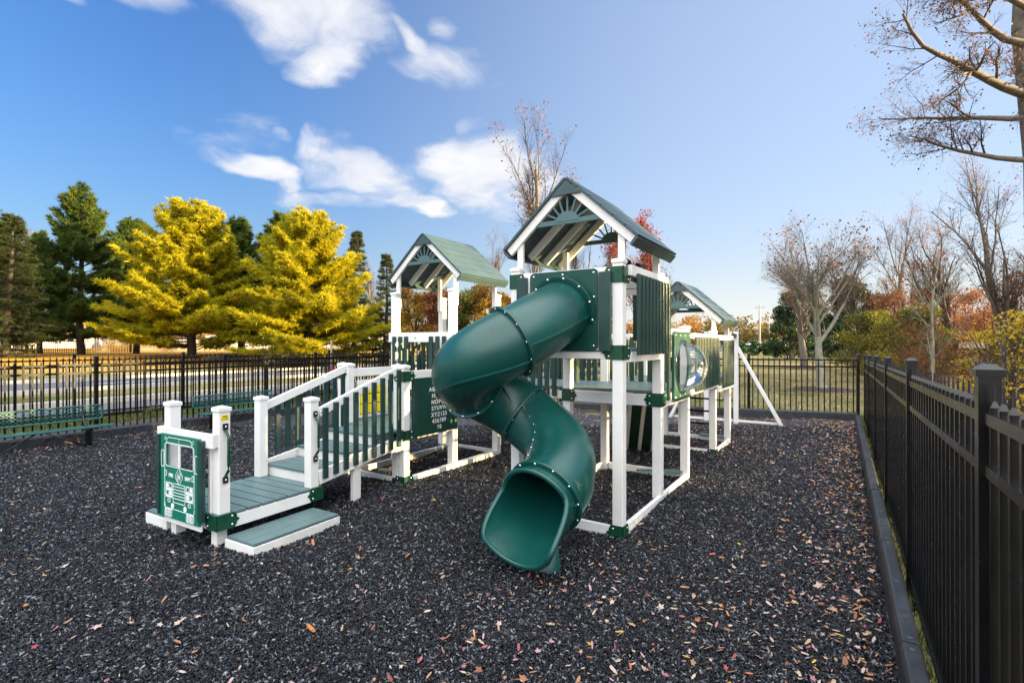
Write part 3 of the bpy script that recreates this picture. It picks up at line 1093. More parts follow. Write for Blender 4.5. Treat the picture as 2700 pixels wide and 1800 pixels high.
SLIDE_PTS = [(-2.405, 4.70, 2.19), (-2.43, 4.35, 2.07), (-2.52, 3.98, 1.90), (-2.74, 3.72, 1.73), (-3.00, 3.78, 1.58), (-3.10, 4.10, 1.42),
             (-2.90, 4.40, 1.24), (-2.60, 4.46, 1.04), (-2.28, 4.36, 0.85), (-2.12, 4.06, 0.68), (-2.13, 3.74, 0.54)]
TR = 0.312


def tube_slide():
    C = catmull(SLIDE_PTS, 24)
    T = np.gradient(C, axis=0)
    T /= np.linalg.norm(T, axis=1)[:, None]
    S = np.cross(T, [0, 0, 1.0]); S /= np.linalg.norm(S, axis=1)[:, None]
    U = np.cross(S, T)
    m = 48
    ph = np.linspace(0, 2 * np.pi, m, endpoint=False)

    def ring(i, r):
        return C[i] + r * (np.cos(ph)[:, None] * S[i] + np.sin(ph)[:, None] * U[i])

    n = len(C)
    d = np.r_[0, np.cumsum(np.linalg.norm(np.diff(C, axis=0), axis=1))]
    tot = d[-1]
    V = np.concatenate([ring(i, TR) for i in range(n)] + [ring(i, TR - 0.01) for i in range(n)])
    F = []
    idx = np.arange(n * m).reshape(n, m)
    nx = np.roll(idx, -1, 1)
    Fo = np.stack([idx[:-1], nx[:-1], nx[1:], idx[1:]], -1).reshape(-1, 4)
    Fi = np.stack([idx[:-1], idx[1:], nx[1:], nx[:-1]], -1).reshape(-1, 4) + n * m
    me = np_mesh('slide', V, np.concatenate([Fo, Fi]), M['slide'], smooth=True)
    o = link('slide', me, PLAY)
    o.matrix_parent_inverse = Matrix.Translation((3.3, -5.6, 0))

    def fl(pos, r0, r1, half, nb, off=0.0):
        i = int(np.argmin(abs(d - pos)))
        mb = MB()
        vs = []
        for (r, k) in ((r0, -half), (r1, -half), (r1, half), (r0, half)):
            vs.append(ring(i, r) + T[i] * k)
        vs = np.concatenate(vs)
        fs = []
        for a in range(4):
            b = (a + 1) % 4
            for k in range(m):
                fs.append((a * m + k, a * m + (k + 1) % m, b * m + (k + 1) % m, b * m + k))
        mb.add(vs, fs)
        f = mb.build('flange', M['slide'], o, 0.003, True)
        for k in range(nb):
            a = 2 * np.pi * (k + off) / nb
            p = C[i] + (r1 - 0.02) * (math.cos(a) * S[i] + math.sin(a) * U[i])
            bolt(p + T[i] * half, T[i], f, 1.25)
            bolt(p - T[i] * half, -T[i], f, 1.25)
        return i

    fl(0.075, TR - 0.005, 0.372, 0.012, 12, 0.5)
    cuts = [fl(tot * q, TR - 0.005, 0.352, 0.014, 12) for q in FLANGES]
    # side seams where the half shells are bolted together
    marks = [int(np.argmin(abs(d - 0.09)))] + cuts + [n - 1]
    for a, b, on in zip(marks[:-1], marks[1:], SEAMS):
        for sgn, ang in ((1, on), (-1, on + 180)):
            mb = MB()
            vs = []
            an = R(ang)
            for i in range(a, b + 1):
                rad = math.cos(an) * S[i] + math.sin(an) * U[i]
                tan = -math.sin(an) * S[i] + math.cos(an) * U[i]
                for (r, k) in ((TR - 0.004, -0.008), (TR + 0.020, -0.008), (TR + 0.020, 0.008), (TR - 0.004, 0.008)):
                    vs.append(C[i] + rad * r + tan * k)
            L = b - a
            fs = [(j * 4 + e, j * 4 + (e + 1) % 4, (j + 1) * 4 + (e + 1) % 4, (j + 1) * 4 + e) for j in range(L) for e in range(4)]
            mb.add(vs, fs)
            mb.build('seam', M['slide'], o, 0.0, False)
            k = 0.07
            while k < d[b] - d[a] - 0.03:
                i = int(np.argmin(abs(d - d[a] - k)))
                rad = math.cos(an) * S[i] + math.sin(an) * U[i]
                tan = -math.sin(an) * S[i] + math.cos(an) * U[i]
                bolt(C[i] + rad * (TR + 0.012) + tan * 0.008, tan, o, 0.9)
                k += 0.135
    # flared exit mouth
    e = T[-1].copy()
    e = e + np.array([0, 0, 0.10]); e /= np.linalg.norm(e)
    f = 0.5 - 0.5 * np.sin(ph)
    g = np.clip((f - 0.28) / 0.5, 0, 1)
    ext = 0.06 + EXIT_LEN * g * g * (3 - 2 * g)
    K = 14
    rows = []
    for k in range(K + 1):
        t = k / K
        cc = C[-1][None] + e[None] * (ext * t)[:, None]
        rr = TR * (1 + EXIT_FLARE * (t ** 1.5) * (0.25 + 0.75 * g))
        lift = (t ** 2) * g * 0.015
        rows.append(cc + rr[:, None] * (np.cos(ph)[:, None] * S[-1] * (1 + 0.06 * g[:, None] * t) + np.sin(ph)[:, None] * U[-1]) + np.array([0, 0, 1.0]) * lift[:, None])
    rows = np.array(rows)
    inner = rows.copy()
    ctr = C[-1][None, None] + e[None, None] * (ext[None, :, None] * np.linspace(0, 1, K + 1)[:, None, None])
    inner = rows - 0.010 * (rows - ctr) / np.linalg.norm(rows - ctr, axis=2)[..., None]
    V = np.concatenate([rows.reshape(-1, 3), inner.reshape(-1, 3)])
    idx = np.arange((K + 1) * m).reshape(K + 1, m); nx = np.roll(idx, -1, 1)
    Fo = np.stack([idx[:-1], nx[:-1], nx[1:], idx[1:]], -1).reshape(-1, 4)
    Fi = np.stack([idx[:-1], idx[1:], nx[1:], nx[:-1]], -1).reshape(-1, 4) + (K + 1) * m
    link('slide_exit', np_mesh('slide_exit', V, np.concatenate([Fo, Fi]), M['slide'], smooth=True), o)
    rim = rows[-1]
    lip = MB()
    loop = [Vector(p) for p in rim]
    nn = 8
    vs = []
    for k in range(m):
        p = loop[k]
        dd = (loop[(k + 1) % m] - loop[k - 1]).normalized()
        c0 = Vector(C[-1] + e * ext[k])
        a = (p - c0).normalized(); a = (a - dd * a.dot(dd)).normalized(); b = dd.cross(a)
        for j in range(nn):
            th = 2 * math.pi * j / nn
            vs.append(p + a * (math.cos(th) * 0.024 + 0.008) + b * math.sin(th) * 0.020)
    lip.add(vs, [(k * nn + j, k * nn + (j + 1) % nn, ((k + 1) % m) * nn + (j + 1) % nn, ((k + 1) % m) * nn + j) for k in range(m) for j in range(nn)])
    lip.build('exit_lip', M['slide'], o, 0, True)
    # moulded foot under the mouth
    c = C[-1] - e * 0.02
    ft = MB()
    a = Vector(S[-1]); b = Vector((e[0], e[1], 0)).normalized()
    base = Vector((c[0], c[1], 0))
    top = []
    bot = []
    for k in range(16):
        th = 2 * math.pi * k / 16
        top.append(base + a * (0.13 * math.cos(th)) + b * (0.10 * math.sin(th)) + Vector((0, 0, c[2] - 0.36)))
        bot.append(base + a * (0.17 * math.cos(th)) + b * (0.13 * math.sin(th)) + Vector((0, 0, -0.05)))
    ft.add(top + bot, [(k, (k + 1) % 16, 16 + (k + 1) % 16, 16 + k) for k in range(16)] + [tuple(range(16))[::-1]])
    ft.build('slide_foot', M['slide'], o, 0, True)


FLANGES = (0.235, 0.475, 0.66, 0.985)
SEAMS = (8, 35, 12, 30, 0)
EXIT_LEN = 0.40
EXIT_FLARE = 0.10
tube_slide()

# ---- lower bay behind the main tower, with the bubble window
DZ = 1.285
deck(XL - PW, XR + PW, Y2 + PW, Y5 + PW, DZ)
beam(XL + PW, XR - PW, Y2 - PW - 0.002, Y2 - 0.012, 1.115, 1.252)
beam(XR + 0.012, XR + PW + 0.004, Y2 + PW, Y3 - PW, 1.10, 1.252)
bracket(XR, Y2, 1.112, 1.27, 1, -1, w=0.20)
bracket(XL, Y2, 1.112, 1.27, -1, -1, w=0.20, tail=(True, True))
railing('x', Y3 + 0.03, XL + PW, XR - PW, 1.30, 1.99, [XL + 0.17 + i * 0.128 for i in range(8)], -1, w=0.07, low=False, slat_z=(1.30, 1.94))
railing('y', XL + 0.0, Y2 + PW, Y3 - PW, 1.30, 1.99, [Y2 + 0.18], 1, w=0.07, low=False)


def bubble_panel():
    x = XR + PW + 0.002
    y0, y1, z0, z1 = 6.34, 7.12, 1.135, 2.0
    cy, cz, r = 6.74, 1.555, 0.325
    beam(XR + 0.012, XR + PW, Y2 + PW, Y3 - PW, 1.94, 2.03)
    PB().box(x + 0.002, x + 0.032, 6.13, 6.20, 1.17, 1.97).part('side_board', M['slat'], None, 0.003)
    # panel with a round opening, built as a ring of quads out to a rectangle
    mb = PB()
    k = 48
    inn, outp = [], []
    for i in range(k):
        a = 2 * math.pi * i / k
        c, s = math.cos(a), math.sin(a)
        inn.append((cy + r * c, cz + r * s))
        t = min(((y1 - cy) if c > 0 else (cy - y0)) / max(abs(c), 1e-6), ((z1 - cz) if s > 0 else (cz - z0)) / max(abs(s), 1e-6))
        outp.append((cy + t * c, cz + t * s))
    vs = [(x + dx, p[0], p[1]) for dx in (0.002, 0.034) for ring_ in (inn, outp) for p in ring_]
    fs = []
    for i in range(k):
        j = (i + 1) % k
        fs += [(2 * k + i, 3 * k + i, 3 * k + j, 2 * k + j), (i, j, k + j, k + i), (i, 2 * k + i, 2 * k + j, j), (k + i, k + j, 3 * k + j, 3 * k + i)]
    mb.add(vs, fs)
    o = mb.part('bubble_panel', M['panel_dark'], None, 0)
    for yy in (y0 + 0.06, cy - 0.12, cy + 0.12, y1 - 0.06):
        for zz in (z0 + 0.05, z1 - 0.05):
            bolt((x + 0.034, yy, zz), (1, 0, 0), o)
    # clear dome with a flat rim
    V = []; n1, n2 = 14, 40
    for i in range(n1 + 1):
        a = (math.pi / 2) * i / n1
        rr = (r - 0.015) * math.cos(a); dx = 0.30 * math.sin(a)
        for j in range(n2):
            b = 2 * math.pi * j / n2
            V.append((x + 0.036 + dx, cy + rr * math.cos(b), cz + rr * math.sin(b)))
    F = [(i * n2 + j, i * n2 + (j + 1) % n2, (i + 1) * n2 + (j + 1) % n2, (i + 1) * n2 + j) for i in range(n1) for j in range(n2)]
    link('bubble_window', np_mesh('bubble_window', V, F, M['clear'], smooth=True), o)
    rg = MB()
    vs = []
    for (rr, dx) in ((r - 0.02, 0.034), (r + 0.03, 0.034), (r + 0.03, 0.042), (r - 0.02, 0.042)):
        vs += [(x + dx, cy + rr * math.cos(6.28318 * j / 40), cz + rr * math.sin(6.28318 * j / 40)) for j in range(40)]
    rg.add(vs, [(a * 40 + j, a * 40 + (j + 1) % 40, ((a + 1) % 4) * 40 + (j + 1) % 40, ((a + 1) % 4) * 40 + j) for a in range(4) for j in range(40)])
    rg.build('bubble_rim', M['clear'], o, 0, True)


bubble_panel()
# ---- bridge and far tower
for x, out in ((XR + PW + 0.02, 1), (XL - PW - 0.02, -1)):
    railing('y', x, Y3 + PW + 0.02, Y4 - PW, 1.135, 1.99, [Y3 + 0.17 + i * 0.1 for i in range(16)], out, 0.075, 0.05, slat_z=(1.175, 1.94))
    railing('y', x, Y4 + PW + 0.02, Y5 + PW, 1.04, 1.985, [Y4 + 0.3 + i * 0.1 for i in range(10)], out, 0.085, 0.05, slat_z=(1.09, 1.90))
beam(XL + PW, XR - PW, Y4 - PW, Y4 - 0.012, 1.11, 1.25)
beam(XL + PW, XR - PW, Y5 + 0.012, Y5 + PW, 1.11, 1.25)
bracket(XR, Y4, 1.107, 1.24, 1, -1, w=0.19)
roof((XL + XR) / 2, 9.0, 10.28, 0.76, 2.22, 2.905, [(x, y) for x in (XL, XR) for y in (Y4, Y5)], 2.07)
# ---- left bridge and left tower
for y, out in ((Y2 - 0.02, -1), (Y3 + 0.0, 1)):
    railing('x', y, LX1 + PW, XL - PW, 1.135, 1.99, [LX1 + 0.15 + i * 0.107 for i in range(16)], out, 0.10, 0.062, slat_z=(1.165, 1.93))
deck(LX1 + PW, XL - PW, Y2 + 0.03, Y3 - 0.03, DZ, 'x')
deck(LX0 - PW, LX1 + PW, Y2 - PW, 7.13 + PW, DZ)
beam(LX0 + PW, LX1 - PW, Y2 - PW, Y2 - 0.012, 1.12, 1.25)
beam(LX1 + 0.012, LX1 + PW, Y2 + PW, 7.13 - PW, 1.12, 1.25)
o = railing('x', Y2 - PW - 0.022, LX0 - 0.06, LX1 + 0.06, 1.3, 2.018, [LX0 + 0.085, LX0 + 0.215, LX0 + 0.345, LX1 - 0.335, LX1 - 0.205, LX1 - 0.075], -1, 0.15, 0.07, low=False, slat_z=(1.30, 1.955))
bolt((-5.60, Y2 - PW - 0.044, 1.945), (0, -1, 0), o, 2.0)
railing('x', 7.13 + 0.03, LX0 + PW, LX1 - PW, 1.3, 2.0, [LX0 + 0.33, LX0 + 0.46], 1, 0.10, 0.07, low=False)
railing('y', LX0 - PW - 0.02, Y2, 7.13, 1.135, 2.0, [Y2 + 0.15 + i * 0.125 for i in range(8)], -1)
railing('y', LX1 + PW + 0.02, Y2 + PW, 7.13, 1.9, 2.0, [], 1, low=False)
bracket(LX0, Y2, 1.87, 2.01, -1, -1, w=0.20)
roof((LX0 + LX1) / 2, 5.98, 7.2, 0.765, 2.87, 3.555, [(x, y) for x in (LX0, LX1) for y in (Y2, 7.13)], 2.685)
# wave slide running off the back of the left tower
def wave_slide():
    prof = [(7.18, 1.28), (7.5, 1.22), (7.95, 0.85), (8.35, 0.66), (8.8, 0.36), (9.25, 0.20), (9.6, 0.17)]
    for x0 in (-6.02, -5.52):
        mb = PB()
        w = 0.46
        sec = [(-w / 2 - 0.03, 0.20), (-w / 2, 0.22), (-w / 2 + 0.03, 0.20), (-w / 2 + 0.05, 0.03), (0, 0.0), (w / 2 - 0.05, 0.03), (w / 2 - 0.03, 0.20), (w / 2, 0.22), (w / 2 + 0.03, 0.20)]
        pts = np.array(prof)
        yy = np.linspace(7.18, 9.6, 30)
        zz = np.interp(yy, pts[:, 0], pts[:, 1])
        zz[1:-1] = (zz[:-2] + zz[1:-1] + zz[2:]) / 3
        vs = []
        for y, z in zip(yy, zz):
            hmp = 1 + 0.55 * math.exp(-((y - 7.42) / 0.2) ** 2)
            for (dx, dz) in sec:
                vs.append((x0 + w / 2 + dx, y, z + dz * hmp))
        k = len(sec)
        mb.add(vs, [(i * k + j, i * k + j + 1, (i + 1) * k + j + 1, (i + 1) * k + j) for i in range(29) for j in range(k - 1)])
        o = mb.part('wave_slide', M['slide'], None, 0, True)
        sm = o.modifiers.new('thick', 'SOLIDIFY'); sm.thickness = 0.015


wave_slide()
# ---- landing with the alphabet panel and the stair
LY = 4.87
for x, z in ((-4.845, 1.575), (-4.965, 1.58), (-5.93, 1.575), (-6.06, 1.58)):
    post(x, LY, z)
LZ = 0.725
deck(-6.0, -4.80, LY - 0.06, Y2 - PW - 0.01, LZ)
beam(-5.87, -5.03, LY - PW, LY - 0.012, 0.58, 0.692)
beam(-4.90, -4.80, LY + PW + 0.01, Y2 - PW - 0.01, 0.58, 0.692)
beam(-6.02, -5.90, LY + PW + 0.01, Y2 - PW - 0.01, 0.58, 0.692)
beam(-4.87, -4.82, LY + PW + 0.01, Y2 - PW - 0.01, 1.365, 1.485)
beam(-6.02, -5.97, LY + PW + 0.01, Y2 - PW - 0.01, 1.365, 1.485)
for z0, z1 in ((1.35, 1.485), (0.578, 0.712)):
    bracket(-4.845, LY, z0, z1, 1, -1, w=0.20)
bracket(-6.06, LY, 1.35, 1.485, -1, -1, w=0.20)
# step from landing up to the left tower
PB().box(-5.9, -4.95, 5.62, 5.90, 0.98, 1.01).part('stair_tread', M['deck'], None, 0.003)


def text_mesh(txt, size, material, extr=0.002, bold=0.0, align='LEFT', space=1.0):
    c = bpy.data.curves.new('lettering', 'FONT')
    c.body = txt
    c.size = size
    c.extrude = extr
    c.offset = bold
    c.align_x = align
    c.space_character = space
    o = bpy.data.objects.new('lettering', c)
    col.objects.link(o)
    me = bpy.data.meshes.new_from_object(o.evaluated_get(bpy.context.evaluated_depsgraph_get()))
    bpy.data.objects.remove(o)
    me.materials.clear()
    me.materials.append(material)
    return me


def alphabet_panel():
    x = -4.80
    y0, y1 = 4.995, 5.895
    o = PB().box(x, x + 0.02, y0 + 0.05, y1, 0.60, 1.385).part('alphabet_panel', M['panel_dark'], None, 0.003)
    PB().box(x - 0.02, x + 0.035, y0 - 0.015, y0 + 0.045, 0.585, 1.385).part('side_board', M['slat'], None, 0.003)
    rows = ['ABCDEFG', 'HIJKLM', 'NOPQR', 'STUVW', 'XYZ123', '456789', '10']
    mid = 5.49
    for k, r in enumerate(rows):
        me = text_mesh(r, 0.082, M['white'], 0.002, 0.0012, 'CENTER', 1.22)
        link('lettering', me, o, (x + 0.021, mid, 1.185 - k * 0.0885), (R(90), 0, R(90)))


alphabet_panel()


def game_panel():
    """turning block game in an ivory frame on the left side of the landing"""
    x = -5.965
    y0, y1 = 5.03, 5.62
    fr = PB()
    fr.box(x, x + 0.03, y0, y1, 1.235, 1.31)
    fr.box(x, x + 0.03, y0, y1, 0.76, 0.80)
    fr.box(x, x + 0.03, y0, y0 + 0.04, 0.80, 1.235)
    fr.box(x, x + 0.03, y1 - 0.04, y1, 0.80, 1.235)
    o = fr.part('game_panel', M['vinyl'], None, 0.004)
    for r in range(3):
        MB().tube([(x + 0.015, y0 + 0.04, 0.88 + r * 0.145), (x + 0.015, y1 - 0.04, 0.88 + r * 0.145)], 0.008).build('rod', M['vinyl'], o)
        for c in range(3):
            yy = y0 + 0.125 + c * 0.17
            zz = 0.88 + r * 0.145
            b = MB().box(x - 0.01, x + 0.045, yy - 0.075, yy + 0.075, zz - 0.065, zz + 0.065).build('game_block', M['yellow'], o, 0.008)
    for (c, r, kind) in ((0, 2, 'x'), (1, 2, 'x'), (2, 1, 's'), (2, 0, 's'), (1, 1, 's'), (2, 2, 'x'), (1, 0, 'x')):
        yy = y0 + 0.125 + c * 0.17; zz = 0.88 + r * 0.145
        mk = MB()
        if kind == 'x':
            mk.bar((x + 0.046, yy - 0.05, zz - 0.045), (x + 0.046, yy + 0.05, zz + 0.045), 0.006, 0.003, (1, 0, 0))
            mk.bar((x + 0.0475, yy - 0.05, zz + 0.045), (x + 0.0475, yy + 0.05, zz - 0.045), 0.006, 0.003, (1, 0, 0))
        else:
            st = [((0.035 if i % 2 == 0 else 0.014) * math.sin(i * math.pi / 5), (0.035 if i % 2 == 0 else 0.014) * math.cos(i * math.pi / 5)) for i in range(10)]
            mk.prism(st, (x + 0.0455, yy, zz), (0, 1, 0), (0, 0, 1), (1, 0, 0), 0.002)
        mk.build('game_mark', M['maroon'], o)


game_panel()

# ---- stair and fire engine platform, set slightly askew
SR = R(2.6)


def ST(c, d, z=0.0):
    return (c * math.cos(SR) - d * math.sin(SR), c * math.sin(SR) + d * math.cos(SR), z)


class SB(PB):
    """parts drawn in the stair's own turned axes"""
    def part(s, name, material, parent=None, bevel=0.004, smooth=False):
        if parent is None:
            o = s.build(name, material, PLAY, bevel, smooth)
            o.location = (3.3, -5.6, 0)
            o.rotation_euler = (0, 0, SR)
            return o
        return s.build(name, material, parent, bevel, smooth)


def sbox(c0, c1, d0, d1, z0, z1, name, m, bevel=0.005):
    return SB().box(c0, c1, d0, d1, z0, z1).part(name, M[m], None, bevel)


PC0, PC1, PD0, PD1, PZ = -5.60, -4.58, 2.612, 3.76, 0.312
SB_deck = SB()
for i in range(8):
    st = (PD1 - PD0) / 8
    SB_deck.box(PC0 + 0.01, PC1 - 0.005, PD0 + 0.012 + i * st, PD0 + (i + 1) * st - 0.003, PZ - 0.03, PZ)
SB_deck.part('deck', M['deck'], None, 0.003)
sbox(PC0 + 0.03, PC1 - 0.03, PD0 + 0.004, PD0 + 0.05, 0.165, PZ - 0.031, 'beam', 'vinyl')
sbox(PC1 - 0.05, PC1 - 0.004, PD0 + 0.051, PD1 - 0.01, 0.165, PZ - 0.031, 'beam', 'vinyl')
sbox(PC0 + 0.004, PC0 + 0.05, PD0 + 0.051, PD1 - 0.01, 0.165, PZ - 0.031, 'beam', 'vinyl')
for c in (PC0 + 0.12, PC1 - 0.2):
    sbox(c, c + 0.09, PD0 + 0.06, PD0 + 0.16, -0.1, 0.164, 'beam', 'vinyl')


def step(c0, c1, d0, d1):
    b = SB()
    st = (c1 - c0) / 3
    for i in range(3):
        b.box(c0 + i * st, c0 + (i + 1) * st - 0.004, d0, d1, 0.085, 0.113)
    b.part('step', M['deck'], None, 0.003)
    e = SB()
    e.box(c0 - 0.02, c1 + 0.004, d0 - 0.012, d0 + 0.03, -0.1, 0.084)
    e.box(c1 - 0.035, c1 + 0.004, d0 + 0.031, d1 - 0.031, -0.1, 0.084)
    e.box(c0 - 0.02, c1 + 0.004, d1 - 0.03, d1 + 0.012, -0.1, 0.084)
    e.part('step_frame', M['vinyl'], None, 0.004)


step(-4.57, -4.17, 2.70, 3.62)
step(-6.0, -5.61, 2.70, 3.62)


def spost(c, d, z1, z0=PZ):
    p = ST(c, d)
    return post(p[0], p[1], z1, z0, True, SR)


spost(PC1 - 0.06, PD0 + 0.075, 1.29)
spost(PC0 + 0.12, PD0 + 0.075, 1.29)
spost(PC1 - 0.06, PD1 - 0.10, 1.285)
spost(PC0 + 0.08, PD1 - 0.10, 1.25)
for (c, d, sx, sy) in ((PC1, PD0, 1, -1), (PC0, PD0, -1, -1)):
    p = ST(c - sx * (PW + 0.004), d - sy * (PW + 0.004))
    bracket(p[0], p[1], 0.17, 0.308, sx, sy, SR, w=0.20)
p = ST(PC1 - PW - 0.004, PD1 - PW - 0.004)
bracket(p[0], p[1], 0.17, 0.308, 1, 1, SR, w=0.19)


def handle(c, d, z0, z1):
    """bent grab bar bolted to the right side of a stair post"""
    x = c + PW + 0.002
    b = SB()
    pts = [(x + 0.006, d, z0), (x + 0.006, d, z0 + 0.03), (x + 0.055, d, z0 + 0.085), (x + 0.058, d, z0 + 0.13), (x + 0.058, d, z1 - 0.13), (x + 0.055, d, z1 - 0.085), (x + 0.006, d, z1 - 0.03), (x + 0.006, d, z1)]
    b.tube(pts, 0.0125, 8)
    o = b.part('grab_bar', M['bracket'], None, 0, True)
    for z in (z0, z1):
        MB().box(x, x + 0.02, d - 0.024, d + 0.024, z - 0.03, z + 0.03).build('end_plate', M['rubber'], o, 0.006)
        bolt((x + 0.02, d, z), (1, 0, 0), o, 0.9)


handle(PC1 - 0.06, PD0 + 0.075, 0.62, 1.10)
handle(PC1 - 0.06, PD1 - 0.10, 0.62, 1.10)


def fire_panel():
    d = PD0
    # top rail with blocks behind
    sbox(-5.50, -4.592, d - 0.034, d - 0.002, 0.912, 1.042, 'beam', 'vinyl')
    sbox(-4.685, -4.60, d + 0.0, d + 0.022, 0.915, 1.04, 'beam', 'vinyl')
    sbox(-5.56, -5.50, d - 0.03, d + 0.05, 0.915, 1.04, 'beam', 'vinyl')
    for c0, c1 in ((-5.492, -5.437), (-4.762, -4.697)):
        sbox(c0, c1, d - 0.075, d - 0.036, 0.25, 0.978, 'side_board', 'slat', 0.004)
    sbox(-5.42, -4.78, d - 0.034, d - 0.012, 0.14, 0.196, 'beam', 'vinyl')
    sbox(-4.74, -4.70, d + 0.01, d + 0.04, PZ, 0.91, 'beam', 'vinyl')
    u0, u1, z0, z1 = -5.432, -4.768, 0.198, 0.988
    wl, wr, wz0, wz1 = -5.335, -4.858, 0.688, 0.902
    yb, yf = d - 0.036, d - 0.056
    b = SB()
    b.box(u0, wl, yf, yb, z0, z1)
    b.box(wr, u1, yf, yb, z0, z1)
    b.box(wl, wr, yf, yb, z0, wz0)
    b.box(wl, wr, yf, yb, wz1, z1)
    o = b.part('fire_engine_panel', M['panel_light'], None, 0)
    W = u1 - u0; Hh = z1 - z0
    art = MB()
    yy = yf - 0.0012
    t = 0.0055

    def P(u, v):
        return (u0 + u * W, yy, z1 - v * Hh)

    def poly(pts, close=True, tt=t):
        n = len(pts)
        for i in range(n if close else n - 1):
            a, c = P(*pts[i]), P(*pts[(i + 1) % n])
            art.bar(a, c, tt, 0.002, (0, 1, 0))

    def rect(a, b_, c, e, r=0.012, tt=t):
        poly([(a + r, b_), (c - r, b_), (c, b_ + r), (c, e - r), (c - r, e), (a + r, e), (a, e - r), (a, b_ + r)], True, tt)

    def fill(a, b_, c, e, dy=0.0):
        p, q = P(a, b_), P(c, e)
        art.box(p[0], q[0], yy - 0.001 - dy, yy + 0.001, q[2], p[2])

    # roof light bar and body outline
    poly([(0.18, 0.055), (0.22, 0.035), (0.50, 0.035), (0.50, 0.10), (0.16, 0.10)], True)
    poly([(0.50, 0.035), (0.78, 0.035), (0.82, 0.055), (0.84, 0.10), (0.50, 0.10)], True)
    for a, b_, c, e in ((0.13, 0.03, 0.155, 0.05), (0.115, 0.06, 0.145, 0.065), (0.845, 0.05, 0.87, 0.03), (0.855, 0.065, 0.885, 0.06)):
        poly([(a, b_), (c, e)], False)
    poly([(0.13, 0.88), (0.11, 0.80), (0.115, 0.13), (0.16, 0.105), (0.84, 0.105), (0.885, 0.13), (0.89, 0.80), (0.885, 0.88)], False)
    # window frame and centre bar
    rect(0.145, 0.108, 0.866, 0.381, 0.02)
    fill(0.485, 0.11, 0.515, 0.38)
    # mirrors
    rect(0.02, 0.20, 0.095, 0.40, 0.015)
    rect(0.905, 0.20, 0.98, 0.40, 0.015)
    poly([(0.095, 0.22), (0.115, 0.28), (0.095, 0.27), (0.115, 0.33)], False)
    poly([(0.905, 0.22), (0.885, 0.28), (0.905, 0.27), (0.885, 0.33)], False)
    rect(0.12, 0.44, 0.165, 0.50, 0.008)
    rect(0.835, 0.44, 0.88, 0.50, 0.008)
    # badge: four lobed shield
    bad = []
    for i in range(32):
        a = 2 * math.pi * i / 32
        rr = 0.085 * (1 + 0.12 * math.cos(4 * a))
        bad.append((0.50 + rr * math.sin(a), 0.485 - rr * 0.92 * math.cos(a)))
    poly(bad, True, 0.004)
    poly([(0.50 + 0.055 * math.sin(2 * math.pi * i / 16), 0.485 - 0.05 * math.cos(2 * math.pi * i / 16)) for i in range(16)], True, 0.0025)
    for k in range(5):
        poly([(0.465 + k * 0.014, 0.455 + 0.012 * (k % 2)), (0.475 + k * 0.012, 0.515 - 0.01 * (k % 2))], False, 0.003)
    # grille and lamps
    rect(0.345, 0.575, 0.655, 0.80, 0.012)
    for k in range(5):
        v = 0.607 + k * 0.036
        poly([(0.35, v), (0.65, v)], False, 0.006)
    for (a, c) in ((0.135, 0.33), (0.67, 0.865)):
        fill(a, 0.645, c, 0.66); fill(a, 0.735, c, 0.755)
        fill(a, 0.70, a + 0.02, 0.75); fill(c - 0.02, 0.70, c, 0.75)
        for v in (0.575, 0.665):
            rect(a + 0.01, v, c - 0.01, v + 0.068, 0.008)
            mid = (a + c) / 2
            left = (v == 0.575) == (a < 0.5)
            if left:
                fill(a + 0.025, v + 0.01, mid - 0.01, v + 0.058)
                rect(mid + 0.01, v + 0.01, c - 0.025, v + 0.058, 0.004, 0.003)
            else:
                fill(mid + 0.01, v + 0.01, c - 0.025, v + 0.058)
                rect(a + 0.025, v + 0.01, mid - 0.01, v + 0.058, 0.004, 0.003)
        rect((a + c) / 2 - 0.03, 0.775, (a + c) / 2 + 0.03, 0.81, 0.004)
    # bumper
    poly([(0.11, 0.80), (0.11, 0.865), (0.13, 0.885), (0.87, 0.885), (0.89, 0.865), (0.89, 0.80)], False)
    for u in (0.33, 0.66):
        art.prism([(0.026 * math.cos(2 * math.pi * i / 14), 0.026 * math.sin(2 * math.pi * i / 14)) for i in range(14)], P(u, 0.845), (1, 0, 0), (0, 0, 1), (0, -1, 0), 0.002)
    # tyres with tread
    for a, c in ((0.12, 0.31), (0.69, 0.88)):
        rect(a, 0.893, c, 0.985, 0.015)
        for k in range(4):
            v = 0.902 + k * 0.02
            for j in range(4):
                x = a + 0.015 + j * (c - a - 0.03) / 4
                poly([(x, v + 0.006 * (j % 2)), (x + (c - a - 0.03) / 4 - 0.004, v + 0.010 - 0.006 * (j % 2))], False, 0.008)
    art.build('line_art', M['white'], o)
    me = text_mesh('FIRE', 0.046, M['white'], 0.0012, 0.001, 'CENTER', 0.95)
    link('lettering', me, o, (u0 + 0.285 * W, yy, z1 - 0.505 * Hh), (R(90), 0, 0))
    me = text_mesh('DEPT.', 0.044, M['white'], 0.0012, 0.001, 'CENTER', 0.95)
    link('lettering', me, o, (u0 + 0.735 * W, yy, z1 - 0.505 * Hh), (R(90), 0, 0))
    # age sticker on the right post
    c = PC1 - 0.06 + PW + 0.001
    dd = PD0 + 0.075
    s = SB().box(c, c + 0.001, dd - 0.034, dd + 0.034, 1.155, 1.205).part('age_sticker', M['yellow'], None, 0)
    link('lettering', text_mesh('AGES', 0.020, M['rubber'], 0.0003, 0.0004, 'CENTER'), s, (c + 0.0015, dd, 1.185), (R(90), 0, R(90)))
    link('lettering', text_mesh('2-12 YEARS', 0.0135, M['rubber'], 0.0003, 0.0003, 'CENTER'), s, (c + 0.0015, dd, 1.164), (R(90), 0, R(90)))
    # dark steering wheel behind the window
    w = SB()
    pts = [(-4.93 + 0.0, d + 0.20, 0.60)]
